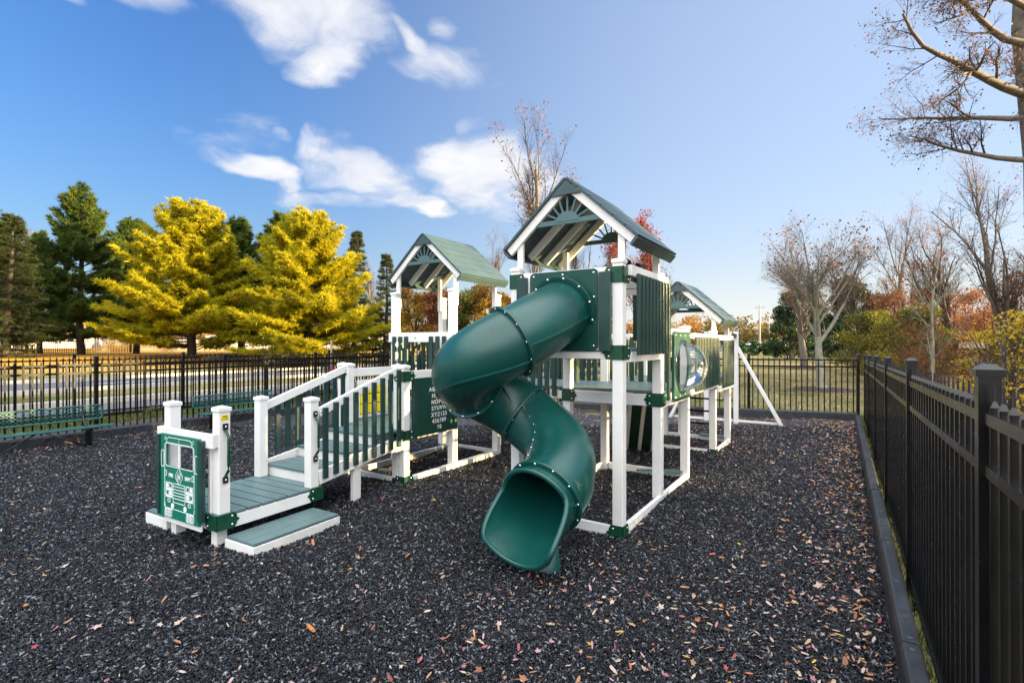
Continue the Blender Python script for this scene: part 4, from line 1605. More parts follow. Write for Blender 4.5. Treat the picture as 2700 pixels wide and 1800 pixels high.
    ringp = [(-4.95 + 0.13 * math.cos(t_), d + 0.16 + 0.05 * math.sin(t_), 0.62 + 0.12 * math.sin(t_)) for t_ in np.linspace(0, 2 * math.pi, 25)]
    w.tube(ringp, 0.012, 6, False)
    w.tube([(-4.95, d + 0.16, 0.62), (-4.95, d + 0.02, 0.60)], 0.015, 6)
    w.part('steering_wheel', M['rubber'], None, 0, True)


fire_panel()


def stair():
    # three treads and risers from the platform to the landing
    d0, d1 = PD1 - 0.02, 5.02
    L = (d1 - d0)
    c0, c1 = -5.53, -4.64
    for k, z in ((0, 0.447), (1, 0.585)):
        a = d0 + k * L / 3
        b = SB()
        for j in range(3):
            b.box(c0, c1, a - 0.015 + j * 0.15, a - 0.015 + (j + 1) * 0.15 - 0.004, z - 0.028, z)
        b.part('stair_tread', M['deck'], None, 0.003)
        sbox(c0, c1, a, a + 0.025, z - 0.138, z - 0.029, 'stair_riser', 'vinyl')
    sbox(c0, c1, d0 + 2 * L / 3, d0 + 2 * L / 3 + 0.025, 0.587, 0.694, 'stair_riser', 'vinyl')
    b = SB()
    for j in range(3):
        b.box(c0, c1, d0 + 2 * L / 3 - 0.015 + j * 0.15, d0 + 2 * L / 3 - 0.015 + (j + 1) * 0.15 - 0.004, 0.695, 0.723)
    b.part('stair_tread', M['deck'], None, 0.003)
    dz = 0.40
    for c, out, full in ((c1 + 0.035, 1, True), (c0 - 0.035, -1, False)):
        lo0, lo1 = (0.36, 0.60)
        b = SB()
        b.bar((c, d0 - 0.02, 1.105), (c, d1 - 0.06, 1.105 + dz), 0.04, 0.095)
        b.bar((c, d0 - 0.02, 0.40), (c, d1 - 0.22, 0.40 + 0.155), 0.04, 0.15)
        o = b.part('railing', M['vinyl'], None, 0.005)
        n = 9
        for i in range(n):
            dd = d0 + 0.045 + i * (d1 - d0 - 0.13) / (n - 1)
            zt = 1.105 + dz * (dd - d0) / (d1 - d0) + 0.035
            zb = 0.40 + 0.155 * (dd - d0) / (d1 - d0) - 0.02
            me = slat_mesh(0.062, 0.03, zt - zb, 'y')
            s = link('slat', me, o, (c + out * 0.036, dd, (zt + zb) / 2))
            bv = s.modifiers.new('bevel', 'BEVEL'); bv.width = 0.004; bv.segments = 2
        for (dd, zz) in ((d0 + 0.0, 1.11), (d1 - 0.09, 1.105 + dz - 0.02)):
            bolt((c + 0.021, dd, zz), (1, 0, 0), o)
    # support legs
    for c in (c1 + 0.02, c0 - 0.02):
        sbox(c - 0.045, c + 0.012, 4.22, 4.33, -0.15, 0.46, 'beam', 'vinyl')
    sbox(c1 + 0.015, c1 + 0.06, 4.80, 5.10, 0.46, 0.60, 'beam', 'vinyl')


stair()


# ---- base frames on the ground
def base_frame(segs):
    for (x0, x1, y0, y1) in segs:
        beam(x0, x1, y0, y1, -0.06, 0.085, 'base_beam')


base_frame([(XL + 0.06, XR - 0.06, Y1 - PW - 0.002, Y1 - 0.012), (XR + 0.012, XR + PW + 0.004, Y1 + 0.06, Y3 - 0.06), (XL - PW, XL - 0.012, Y1 + 0.06, Y3 - 0.06), (XL + 0.06, XR - 0.06, Y3 - 0.02, Y3 + 0.02)])
bracket(XR, Y1, -0.06, 0.10, 1, -1, w=0.16)
base_frame([(-4.875, -4.79, LY + 0.06, 7.05), (-5.80, -4.92, LY - PW, LY - 0.01), (-5.85, -5.80, LY, 7.0), (-5.80, -4.88, 6.99, 7.04)])
bracket(-4.845, LY, -0.04, 0.115, 1, -1, w=0.18)
base_frame([(XL + 0.06, XR - 0.06, Y4 - PW, Y4 - 0.012), (XR + 0.012, XR + PW + 0.004, Y4 + 0.06, Y5 - 0.06), (XL + 0.06, XR - 0.06, Y5 + 0.012, Y5 + PW), (XL - PW, XL - 0.012, Y4 + 0.06, Y5 - 0.06)])
bracket(XR, Y4, -0.05, 0.095, 1, -1, w=0.16)
bracket(XL, Y4, -0.05, 0.095, -1, -1, w=0.16)
for (p, q) in (((XR - 0.05, Y3 - 0.02, 0.10), (XR - 0.55, Y3 - 0.35, 0.10)), ((-4.9, LY + 0.14, 0.12), (-5.35, LY + 0.03, 0.12)), ((XR - 0.04, Y5 - 0.02, 0.10), (XR - 0.5, Y5 + 0.02, 0.10))):
    PB().bar(p, q, 0.13, 0.022).part('corner_brace', M['deck'], None, 0.002)
post(-4.845, 7.0, 0.62, cap=False)
post(-5.83, 7.0, 1.25, cap=False)
post(-4.845, 5.86, 0.62, cap=False)
post(-5.83, 5.86, 0.62, cap=False)


# ---- twin round lookouts on the right wall and the ladder, climbing bars and brace frame at the far end
def lookout(y):
    b = PB()
    c = Vector((XR - 0.08, y, 2.62))
    ax = Vector((0.86, -0.10, -0.28)).normalized()
    a = ax.orthogonal().normalized(); e = ax.cross(a)
    prof = [(-0.05, 0.08), (-0.05, 0.10), (0.0, 0.11), (0.03, 0.105), (0.035, 0.075), (-0.02, 0.068), (-0.05, 0.08)]
    vs = [c + ax * t + (a * math.cos(6.28318 * j / 24) + e * math.sin(6.28318 * j / 24)) * r for (t, r) in prof for j in range(24)]
    b.add(vs, [(i * 24 + j, i * 24 + (j + 1) % 24, (i + 1) * 24 + (j + 1) % 24, (i + 1) * 24 + j) for i in range(len(prof) - 1) for j in range(24)])
    o = b.part('lookout', M['rubber'], None, 0, True)
    MB().dome(c + Vector((-0.02, 0, 0.10)), (0, 0, 1), 0.03, 0.9).build('knob', M['rubber'], o)


lookout(5.08)
lookout(5.55)


def climbing_end():
    Y = 12.92
    xs = (-2.78, -2.12)
    b = PB()
    for x in xs:
        b.box(x - 0.05, x + 0.05, Y - 0.05, Y + 0.05, -0.1, 2.12)
    b.bar((xs[1] + 0.03, Y, 1.76), (-1.16, Y - 0.02, -0.03), 0.07, 0.09, (0, 1, 0))
    b.bar((xs[0] - 0.03, Y, 1.76), (-3.66, Y - 0.02, -0.03), 0.07, 0.09, (0, 1, 0))
    b.bar((-3.62, Y + 0.02, 0.03), (-1.18, Y + 0.02, 0.03), 0.05, 0.05)
    o = b.part('climbing_frame', M['vinyl'], None, 0.005)
    for x in xs:
        MB().bar((x, Y5 + PW, 2.02), (x, Y - 0.05, 2.02), 0.05, 0.09).build('side_rail', M['slat'], o, 0.003)
    for k in range(8):
        MB().tube([(xs[0], Y5 + 0.3 + k * 0.31, 2.03), (xs[1], Y5 + 0.3 + k * 0.31, 2.03)], 0.016, 8).build('rung', M['iron'], o)
    for z in (0.5, 0.22):
        MB().tube([(xs[0], Y, z), (xs[1], Y, z)], 0.018, 8).build('rung', M['iron'], o)
    # ladder on the back of the far tower
    l = PB()
    for x in (-2.72, -2.10):
        l.box(x - 0.035, x + 0.035, Y5 + PW + 0.002, Y5 + PW + 0.08, -0.1, 1.5)
    lo = l.part('ladder', M['vinyl'], None, 0.004)
    for z in (0.30, 0.54, 0.78, 1.02):
        MB().tube([(-2.72, Y5 + PW + 0.04, z), (-2.10, Y5 + PW + 0.04, z)], 0.018, 8).build('rung', M['iron'], lo)


climbing_end()


def rock_ramp():
    """sloping dark rail ramp off the lower bay, seen under the deck"""
    b = PB()
    for x in (-2.62, -2.40, -2.18):
        b.bar((x - 0.55, 8.55, 0.02), (x, Y3 + 0.10, 1.25), 0.05, 0.10)
    o = b.part('ramp', M['vinyl'], None, 0.003)
    MB().bar((-2.51 - 0.55, 8.55, 0.04), (-2.51, Y3 + 0.10, 1.28), 0.16, 0.03).build('ramp_board', M['slat'], o)
    MB().bar((-2.29 - 0.55, 8.55, 0.04), (-2.29, Y3 + 0.10, 1.28), 0.16, 0.03).build('ramp_board', M['slat'], o)


rock_ramp()


# ------------------------------------------------------------------ fences
def picket_geo(mb, y, h, w, z0=0.0):
    """one square picket along local y with pressed spear tip"""
    a = w / 2
    s = h - 0.075
    mb.add([(-a, y - a, z0), (a, y - a, z0), (a, y + a, z0), (-a, y + a, z0), (-a, y - a, s), (a, y - a, s), (a, y + a, s), (-a, y + a, s),
            (-a * .35, y - a * .35, s + 0.022), (a * .35, y - a * .35, s + 0.022), (a * .35, y + a * .35, s + 0.022), (-a * .35, y + a * .35, s + 0.022),
            (-a * .2, y - a * .2, h), (a * .2, y - a * .2, h), (a * .2, y + a * .2, h), (-a * .2, y + a * .2, h)],
           [(3, 2, 1, 0)] + [(4 * k + i, 4 * k + (i + 1) % 4, 4 * k + 4 + (i + 1) % 4, 4 * k + 4 + i) for k in range(3) for i in range(4)] + [(12, 13, 14, 15)])


def fence(label, p0, ang, ys, cap, spear, rails, rail_h=0.038, z0=0.03, tilt=0.0, base=0.0, npk=20, pw=0.025, post_w=0.063, name='picket_fence', group='black metal picket fences'):
    """posts at the local y positions ys, fence runs along local +y turned by ang"""
    root = empty(name, (p0[0], p0[1], base))
    root.rotation_euler = (tilt, 0, ang)
    tag(root, label, 'fence', group)
    a = post_w / 2
    pm = MB().box(-a, a, -a, a, -0.2, cap - 0.03).mesh('post', M['iron'])
    cm = MB()
    w = a + 0.008
    cm.add([(-w, -w, cap - 0.045), (w, -w, cap - 0.045), (w, w, cap - 0.045), (-w, w, cap - 0.045), (-w, -w, cap - 0.02), (w, -w, cap - 0.02), (w, w, cap - 0.02), (-w, w, cap - 0.02), (-a * .5, -a * .5, cap), (a * .5, -a * .5, cap), (a * .5, a * .5, cap), (-a * .5, a * .5, cap)],
           [(3, 2, 1, 0)] + [(4 * k + i, 4 * k + (i + 1) % 4, 4 * k + 4 + (i + 1) % 4, 4 * k + 4 + i) for k in range(2) for i in range(4)] + [(8, 9, 10, 11)])
    cmesh = cm.mesh('post_cap', M['iron'])
    cache = {}
    for i, y in enumerate(ys):
        p = link('post', pm, root, (0, y, 0))
        link('post_cap', cmesh, p)
        if i == len(ys) - 1: break
        L = ys[i + 1] - y - post_w
        key = round(L, 3)
        if key not in cache:
            mb = MB()
            n = max(1, round(npk * L / 2.38)) 
            for k in range(n):
                picket_geo(mb, L * (k + 0.5) / n, spear, pw, z0)
            rm = [MB().box(-0.019, 0.019, 0, L, z - rail_h, z).mesh('rail', M['iron']) for z in rails]
            cache[key] = (mb.mesh('picket_panel', M['iron']), rm)
        pk = link('picket_panel', cache[key][0], root, (0, y + a, 0))
        for r in cache[key][1]:
            link('rail', r, pk)
    return root


def ladder_ys(start, n, step=2.44):
    return [start + k * step for k in range(n)]


fence('tall black picket fence close by on the right beside the border timbers', (0.43, 2.42), 0.0, [-2.47, 0.0, 2.47, 4.95, 7.43, 9.91, 12.35], 1.685, 1.612, (1.515, 1.335, 0.045), 0.04, 0.0, -0.0165, 0.10, 20)
fence('black picket fence along the left side behind the green benches', (-12.09, 1.48), 0.0, ladder_ys(-2.44, 6) + [9.95], 1.61, 1.56, (1.455, 1.305, 0.47), 0.036, 0.16)
ang_far = -math.atan2(FAR_B[0] - FAR_A[0], FAR_B[1] - FAR_A[1])
Lf = float(np.linalg.norm(FAR_B - FAR_A))
fence('black picket fence across the far end in front of the bare trees', (FAR_A[0] + 0.01, FAR_A[1] + 0.14), ang_far, [0.1] + [Lf - 0.0 - 2.44 * k for k in (4, 3, 2, 1)] + [Lf - 0.06], 1.60, 1.54, (1.455, 1.295, 0.12), 0.036, 0.03)
fence('outer black picket fence between the asphalt path and the road', (-15.65, 2.2), 0.0, ladder_ys(-4.88, 22), 1.60, 1.55, (1.45, 1.29, 0.16), 0.036, 0.03)
fence('distant black fence behind the pine trunks across the road', (-62, -8), 0.0, ladder_ys(-5, 26, 4.0), 1.35, 1.28, (1.15, 0.3), 0.05, 0.0, 0, 0.88, 18, 0.05, 0.12)


# ------------------------------------------------------------------ border timbers
def timber_mesh(L, w=0.10, h=0.205, rings=True):
    mb = MB()
    prof = [(-w / 2 - 0.012, -0.1), (-w / 2, h - 0.03), (-w / 2 + 0.012, h - 0.006), (-w / 2 + 0.025, h), (w / 2 - 0.025, h), (w / 2 - 0.012, h - 0.006), (w / 2, h - 0.03), (w / 2 + 0.012, -0.1)]
    k = len(prof)
    ys = [0.004, 0.02, L - 0.02, L - 0.004]
    sc = [0.93, 1, 1, 0.93]
    vs = [(x * s, y, z if z < 0 else z * (0.985 if s < 1 else 1)) for y, s in zip(ys, sc) for x, z in prof]
    mb.add(vs, [(i * k + j, i * k + (j + 1) % k, (i + 1) * k + (j + 1) % k, (i + 1) * k + j) for i in range(3) for j in range(k)] + [tuple(range(k))[::-1], tuple(range(3 * k, 4 * k))])
    return mb.mesh('border_timber', M['border'])


def stud_mesh():
    return MB().dome((0, 0, 0), (0, 0, 1), 0.022, 0.4, 10).mesh('stake_head', M['border'], True)


STUD = stud_mesh()


def pocket_mesh():
    """round moulded pocket on the face of a timber"""
    mb = MB()
    n = 20
    vs = []
    for (r, x) in ((0.062, 0.0), (0.060, 0.010), (0.050, 0.010), (0.047, -0.004), (0.0, -0.004)):
        vs += [(x, r * math.cos(6.28318 * j / n), r * math.sin(6.28318 * j / n)) for j in range(n)]
    mb.add(vs, [(a * n + j, a * n + (j + 1) % n, (a + 1) * n + (j + 1) % n, (a + 1) * n + j) for a in range(4) for j in range(n)])
    return mb.mesh('pocket', M['border'], True)


POCKET = pocket_mesh()


def border(label_fn, p0, ang, L, n, group, faces=None, tilt=0.0):
    me = timber_mesh(L)
    ca, sa = math.cos(ang), math.sin(ang)
    for i in range(n):
        x = p0[0] - sa * L * i; y = p0[1] + ca * L * i
        o = link('border_timber', me, None, (x, y, random.uniform(-0.006, 0.006)), (random.uniform(-0.004, 0.004), 0, ang + random.uniform(-0.004, 0.004)))
        tag(o, label_fn(i), 'border timber', group)
        for yy in (0.06, L * 0.5, L - 0.07):
            link('stake_head', STUD, o, (0.0, yy, 0.204))
        if faces:
            for k in range(4):
                link('pocket', POCKET, o, (faces * 0.056, L * (k + 0.5) / 4, 0.105), (0, 0, 0 if faces > 0 else math.pi))


ORD = ['nearest', 'second', 'third', 'fourth', 'fifth', 'sixth', 'seventh', 'eighth', 'ninth', 'tenth', 'eleventh', 'twelfth']
border(lambda i: f'{ORD[i]} black plastic border timber from the camera along the right fence', (0.318, 1.83), 0.0035, 1.76, 7, 'border timbers along the right fence', None)
border(lambda i: f'{ORD[i]} black plastic border timber from the left end of the left fence', (-12.0, 0.3), 0.0, 1.76, 6, 'border timbers under the left fence', 1)
border(lambda i: f'{ORD[i]} black plastic border timber from the right along the far fence', (FAR_B[0] - 0.06, FAR_B[1] - 0.02), ang_far + math.pi, Lf / 7, 7, 'border timbers under the far fence', 1)


# ------------------------------------------------------------------ benches
def bench(y0, L, label):
    """expanded metal bench facing +x; origin at its left rear end"""
    root = empty('park_bench', (-11.62, y0, 0))
    tag(root, label, 'bench', 'green mesh park benches')

    def panel(name, org, ux, uy, W, Hh, rad, tube):
        org, ux, uy = Vector(org), Vector(ux).normalized(), Vector(uy).normalized()
        pts = []
        for (cx, cy, a0) in ((W - rad, rad, -90), (W - rad, Hh - rad, 0), (rad, Hh - rad, 90), (rad, rad, 180)):
            for k in range(6):
                a = R(a0 + k * 18)
                pts.append(org + ux * (cx + rad * math.cos(a)) + uy * (cy + rad * math.sin(a)))
        pts.append(pts[0])
        fr = MB().tube(pts, tube, 6, False).build(name, M['bench'], root, 0, True)
        mb = MB()
        n = ux.cross(uy)
        px, py = 0.075, 0.030
        ny = int(Hh / py)
        rows = int(W / (px / 2))
        for r in range(ny):
            for c in range(rows):
                x0, x1 = c * px / 2, (c + 1) * px / 2
                up = (c + r) % 2 == 0
                y_a, y_b = (r * py, (r + 1) * py) if up else ((r + 1) * py, r * py)
                if x1 < W - 0.01 and max(y_a, y_b) < Hh - 0.004:
                    mb.bar(org + ux * x0 + uy * y_a, org + ux * x1 + uy * y_b, 0.0075, 0.004, n)
        mb.build('mesh_panel', M['bench'], fr)
        return fr

    panel('backrest', (0.0, 0.0, 0.455), (0, 1, 0), (-0.16, 0, 1), L, 0.25, 0.05, 0.016)
    s = panel('seat', (0.10, 0.05, 0.345), (0, 1, 0), (1, 0, 0.03), L, 0.30, 0.04, 0.016)
    for yy in (0.28, L - 0.28):
        MB().box(0.06, 0.36, yy - 0.03, yy + 0.03, 0.285, 0.33).build('leg_bracket', M['iron'], root, 0.004)
        MB().box(0.18, 0.26, yy - 0.04, yy + 0.04, -0.1, 0.285).build('leg', M['iron'], root, 0.006)
        MB().tube([(0.20, yy, 0.30), (0.02, yy, 0.42), (-0.05, yy, 0.62)], 0.020, 8).build('back_support', M['iron'], root, 0, True)
    for a, b in ((0.62, L / 2 - 0.05), (L - 0.62, L / 2 + 0.05)):
        MB().tube([(0.30, a - (0.30 if a < b else -0.30), 0.01), (0.22, b, 0.33)], 0.013, 8).build('brace', M['iron'], root, 0, True)
    return root


bench(2.0, 1.86, 'green mesh bench nearest the left edge, in front of the left fence')
bench(5.45, 1.80, 'green mesh bench behind the fire engine entry, half hidden by the stair posts')


# ------------------------------------------------------------------ trees
def seg_mesh(name, A, B, ra, rb, material, k=4):
    A = np.asarray(A); B = np.asarray(B); ra = np.asarray(ra)[:, None]; rb = np.asarray(rb)[:, None]
    d = B - A
    d /= np.maximum(np.linalg.norm(d, axis=1), 1e-6)[:, None]
    ref = np.where(np.abs(d[:, 2:3]) < 0.9, np.array([[0, 0, 1.0]]), np.array([[1.0, 0, 0]]))
    s = np.cross(d, ref); s /= np.linalg.norm(s, axis=1)[:, None]
    u = np.cross(s, d)
    ph = np.arange(k) * 2 * np.pi / k
    c, sn = np.cos(ph)[None, :, None], np.sin(ph)[None, :, None]
    off = c * s[:, None] + sn * u[:, None]
    V = np.concatenate([A[:, None] + off * ra[:, None], B[:, None] + off * rb[:, None]], 1).reshape(-1, 3)
    j = np.arange(k)
    f = np.stack([j, (j + 1) % k, k + (j + 1) % k, k + j], -1)
    F = (f[None] + (np.arange(len(A)) * 2 * k)[:, None, None]).reshape(-1, 4)
    return np_mesh(name, V, F, material, smooth=True)


def leaf_mesh(name, P, size, material, g, flat=0.0, tint=None):
    """rhombic leaf faces at P"""
    n = len(P)
    nrm = g.normal(size=(n, 3)); nrm[:, 2] += flat
    nrm /= np.linalg.norm(nrm, axis=1)[:, None]
    a = np.cross(nrm, g.normal(size=(n, 3))); a /= np.linalg.norm(a, axis=1)[:, None]
    b = np.cross(nrm, a)
    s = size[:, None] if np.ndim(size) else size
    V = np.stack([P - a * s, P + b * s * 0.62 + nrm * s * 0.15, P + a * s, P - b * s * 0.62 + nrm * s * 0.15], 1).reshape(-1, 3)
    F = np.arange(4 * n).reshape(-1, 4)
    t = g.random(n) if tint is None else np.clip(tint, 0, 1)
    return np_mesh(name, V, F, material, np.repeat(t, 4))


class Skel:
    """branching skeleton: segments by class plus twig tips"""
    def __init__(s, seed):
        s.g = random.Random(seed)
        s.big = []; s.small = []; s.tips = []

    def limb(s, p, d, L, r, lvl, cfg):
        g = s.g
        n = max(3, int(L / cfg['step'][lvl]))
        p = Vector(p); d = Vector(d).normalized()
        kids = cfg['kids'][lvl]
        r1 = r * cfg['taper'][lvl]
        st = L / n
        at_ = sorted(g.uniform(cfg['first'][lvl], 1.0) for _ in range(kids)) if kids else []
        for i in range(n):
            f0, f1 = i / n, (i + 1) / n
            d = (d + Vector((g.gauss(0, 1), g.gauss(0, 1), g.gauss(0, 1))) * cfg['wob'][lvl] + Vector((0, 0, cfg['up'][lvl]))).normalized()
            q = p + d * st
            ra = r + (r1 - r) * f0; rb = r + (r1 - r) * f1
            (s.big if ra > cfg['cut'] else s.small).append((tuple(p), tuple(q), ra, rb))
            while at_ and at_[0] <= f1:
                f = at_.pop(0)
                t = (f - f0) * n
                o = p + (q - p) * t
                ax = d.orthogonal().normalized()
                ax.rotate(__import__('mathutils').Quaternion(d, g.uniform(0, 6.283)))
                ang = R(g.uniform(*cfg['ang'][lvl]))
                nd = d * math.cos(ang) + ax * math.sin(ang)
                nd.z += cfg['kidup'][lvl]
                cr = (r + (r1 - r) * f) * g.uniform(*cfg['kr'][lvl])
                cl = cfg['len'][lvl + 1] * g.uniform(0.6, 1.15) * (1.0 - cfg['short'][lvl] * f)
                s.limb(o, nd, cl, cr, lvl + 1, cfg)
            p = q
        if lvl >= len(cfg['kids']) - 2 or r1 < 0.02:
            s.tips.append(tuple(p))

    def meshes(s, m_big, m_small):
        out = []
        for lst, m, k, nm in ((s.big, m_big, 7, 'trunk'), (s.small, m_small, 3, 'branches')):
            if lst:
                A = np.array([a[0] for a in lst]); B = np.array([a[1] for a in lst])
                out.append((nm, seg_mesh(nm, A, B, np.array([a[2] for a in lst]), np.array([a[3] for a in lst]), m, k)))
        return out


BARE = dict(step=[0.35, 0.4, 0.3, 0.2, 0.14], kids=[9, 9, 8, 5, 0], taper=[0.45, 0.22, 0.3, 0.4, 0.5], first=[0.28, 0.12, 0.1, 0.15, 0], wob=[0.05, 0.07, 0.11, 0.14, 0.16],
            up=[0.02, 0.035, 0.03, 0.03, 0.02], kidup=[0.35, 0.15, 0.1, 0.08, 0], ang=[(30, 62), (28, 55), (28, 60), (25, 60), (0, 0)], kr=[(0.45, 0.65), (0.35, 0.55), (0.4, 0.6), (0.5, 0.7), (1, 1)],
            len=[0, 4.2, 1.7, 0.75, 0.32], short=[0.35, 0.55, 0.5, 0.4, 0], cut=0.028)


def bare_tree(seed, H_trunk, r, cfg_over=None, leaves=None, m_big='bark', m_small='bark_dark', lean=(0, 0)):
    cfg = dict(BARE)
    if cfg_over: cfg.update(cfg_over)
    s = Skel(seed)
    s.limb((0, 0, -0.1), (lean[0], lean[1], 1), H_trunk, r, 0, cfg)
    # root flare
    s.big.append(((0, 0, -0.15), (0, 0, 0.25), r * 1.7, r * 1.05))
    parts = s.meshes(M[m_big], M[m_small])
    if leaves:
        g = np.random.default_rng(seed)
        frac, size, mt, spread = leaves
        T = np.array(s.tips)
        n = int(len(T) * frac)
        idx = g.integers(0, len(T), n)
        # leaves hang on in patches
        field = np.sin(T[:, 0] * 1.1 + seed) + np.sin(T[:, 1] * 1.3) + np.sin(T[:, 2] * 1.0 + seed * 2)
        keep = g.random(n) < np.clip(0.35 + 0.35 * field[idx], 0.05, 1)
        P = T[idx][keep] + g.normal(0, spread, (keep.sum(), 3))
        parts.append(('leaves', leaf_mesh('leaves', P, g.uniform(0.6, 1.2, len(P)) * size, M[mt], g)))
    return parts


def put_tree(name, parts, loc, rz, sc, label, cat='tree', group=None):
    root = empty(name, loc, rz)
    root.scale = (sc, sc, sc) if np.isscalar(sc) else sc
    tag(root, label, cat, group)
    for nm, me in parts:
        link(nm, me, root)
    return root


def tuft_mesh(name, P, D, Ln, w, material, g, k=8, tint=None):
    """bundles of needles: k thin triangles from each point"""
    n = len(P)
    dirs = D[:, None] * 0.75 + g.normal(0, 0.62, (n, k, 3))
    dirs /= np.linalg.norm(dirs, axis=2)[..., None]
    side = np.cross(dirs, g.normal(size=(n, k, 3)))
    side /= np.linalg.norm(side, axis=2)[..., None]
    Lr = (Ln[:, None] * g.uniform(0.65, 1.15, (n, k)))[..., None]
    p = P[:, None]
    V = np.stack([p - side * w, p + side * w, p + dirs * Lr], 2).reshape(-1, 3)
    F = np.arange(len(V)).reshape(-1, 3)
    t = g.random(n) if tint is None else tint
    return np_mesh(name, V, F, material, np.repeat(np.clip(t, 0, 1), k * 3))


def pine_parts(seed, Hh, Lmax, mt, droop=False, density=1.0, z_first=1.0, shape=0.75):
    g = np.random.default_rng(seed)
    A, B, ra, rb = [], [], [], []
    P, D, Ln, Tn = [], [], [], []
    # trunk
    lean = g.normal(0, 0.012, 2)
    nseg = 14
    zt = np.linspace(-0.3, Hh * 0.97, nseg + 1)
    tr = 0.021 * Hh * (1 - zt / Hh) ** 0.8 + 0.015
    ctr = lambda z: np.array([lean[0] * z + 0.12 * math.sin(z * 0.5 + seed), lean[1] * z + 0.12 * math.cos(z * 0.43 + seed), z])
    for i in range(nseg):
        A.append(ctr(zt[i])); B.append(ctr(zt[i + 1])); ra.append(tr[i]); rb.append(tr[i + 1])
    tA, tB, tra, trb = list(A), list(B), list(ra), list(rb)
    A, B, ra, rb = [], [], [], []
    z = z_first
    while z < Hh - 0.25:
        f = z / Hh
        nb = int(g.integers(4, 7)) if not droop else int(g.integers(5, 8))
        a0 = g.uniform(0, 6.28)
        for b in range(nb):
            if g.random() > 0.93 * density + 0.05: continue
            az = a0 + 6.283 * b / nb + g.normal(0, 0.25)
            L = Lmax * ((1 - f) ** shape) * g.uniform(0.55, 1.12) * (1 if f > 0.12 else 0.8) + 0.2
            elev = (R(14) + 0.75 * f ** 1.5 + g.normal(0, 0.10)) if not droop else (R(-8) + 0.5 * f + g.normal(0, 0.08))
            o = ctr(z + g.uniform(-0.2, 0.2))
            n = max(4, int(L / 0.35))
            pts = [o]
            hd = np.array([math.cos(az), math.sin(az), 0])
            for i in range(n):
                e = elev + (0.30 if not droop else 0.22) * (i / n) ** 2 - (0.22 if not droop else 0.42) * (i / n) * (1 - i / n) * 2
                pts.append(pts[-1] + (hd * math.cos(e) + np.array([0, 0, math.sin(e)])) * L / n)
            pts = np.array(pts)
            rr = 0.012 + 0.012 * L * (1 - np.linspace(0, 1, n + 1))
            for i in range(n):
                A.append(pts[i]); B.append(pts[i + 1]); ra.append(rr[i]); rb.append(rr[i + 1])
            tone = g.uniform(0.1, 0.9)
            # side shoots carry the needle pads
            for i in range(n):
                fr = (i + 0.5) / n
                if fr < 0.22: continue
                sl = 0.42 * L * (1 - fr) * 0.9 + 0.22
                for sgn in (-1, 1):
                    for rep in range(3 if L > 1.6 else 2):
                        q = pts[i] + (pts[i + 1] - pts[i]) * g.random()
                        sd = np.array([-math.sin(az), math.cos(az), 0]) * sgn
                        dr = hd * 0.65 + sd * 0.75 + np.array([0, 0, g.normal(0.05 if not droop else -0.25, 0.15)])
                        dr /= np.linalg.norm(dr)
                        l2 = sl * g.uniform(0.5, 1.1)
                        e2 = q + dr * l2
                        A.append(q); B.append(e2); ra.append(0.012); rb.append(0.005)
                        m = max(2, int(l2 / 0.13))
                        for j in range(m):
                            t = (j + 1) / m
                            P.append(q + dr * l2 * t + g.normal(0, 0.03, 3))
                            D.append(dr * 0.5 + np.array([0, 0, 0.75 if not droop else -0.15]) + hd * 0.2)
                            Ln.append(g.uniform(0.26, 0.42) if not droop else g.uniform(0.14, 0.26))
                            Tn.append(tone * 0.5 + 0.5 * g.random())
            P.append(pts[-1]); D.append(hd * 0.5 + np.array([0, 0, 0.8])); Ln.append(0.35); Tn.append(tone)
        z += g.uniform(0.26, 0.44) * (1.15 - 0.4 * f)
    for k in range(14):
        P.append(ctr(Hh - k * 0.08)); D.append(np.array([0, 0, 1.0])); Ln.append(0.35); Tn.append(0.6)
    P, D = np.array(P), np.array(D)
    D = D / np.linalg.norm(D, axis=1)[:, None]
    return [('trunk', seg_mesh('trunk', tA, tB, tra, trb, M['bark_dark'], 8)), ('branches', seg_mesh('branches', A, B, ra, rb, M['bark_dark'], 3)),
            ('crown', tuft_mesh('crown', P, D, np.array(Ln), 0.030 if not droop else 0.018, M[mt], g, 9 if not droop else 7, np.array(Tn)))]


PINES = {
    'wide': pine_parts(1, 11.6, 5.3, 'pine', z_first=0.6, shape=0.50),
    'tall': pine_parts(2, 12.8, 5.2, 'pine', density=0.95, z_first=0.7, shape=0.58),
    'deep': pine_parts(3, 12.6, 4.2, 'pine_deep', z_first=1.5, shape=0.6),
    'loose': pine_parts(4, 12.8, 4.8, 'pine_deep', density=0.72, z_first=1.0, shape=0.6),
    'spruce': pine_parts(5, 11.5, 2.6, 'spruce', droop=True, z_first=0.5, shape=0.85),
}


def tree_at(kind, px, depth, Hh, native, label, rz=None, group='pines across the road', name='pine_tree', wid=1.0):
    x, y, _ = at(px, depth)
    s = Hh / native
    return put_tree(name, PINES[kind], (x, y, float(ground_z(x, y))), random.uniform(0, 6.28) if rz is None else rz, (s * wid, s * wid, s), label, 'tree', group)


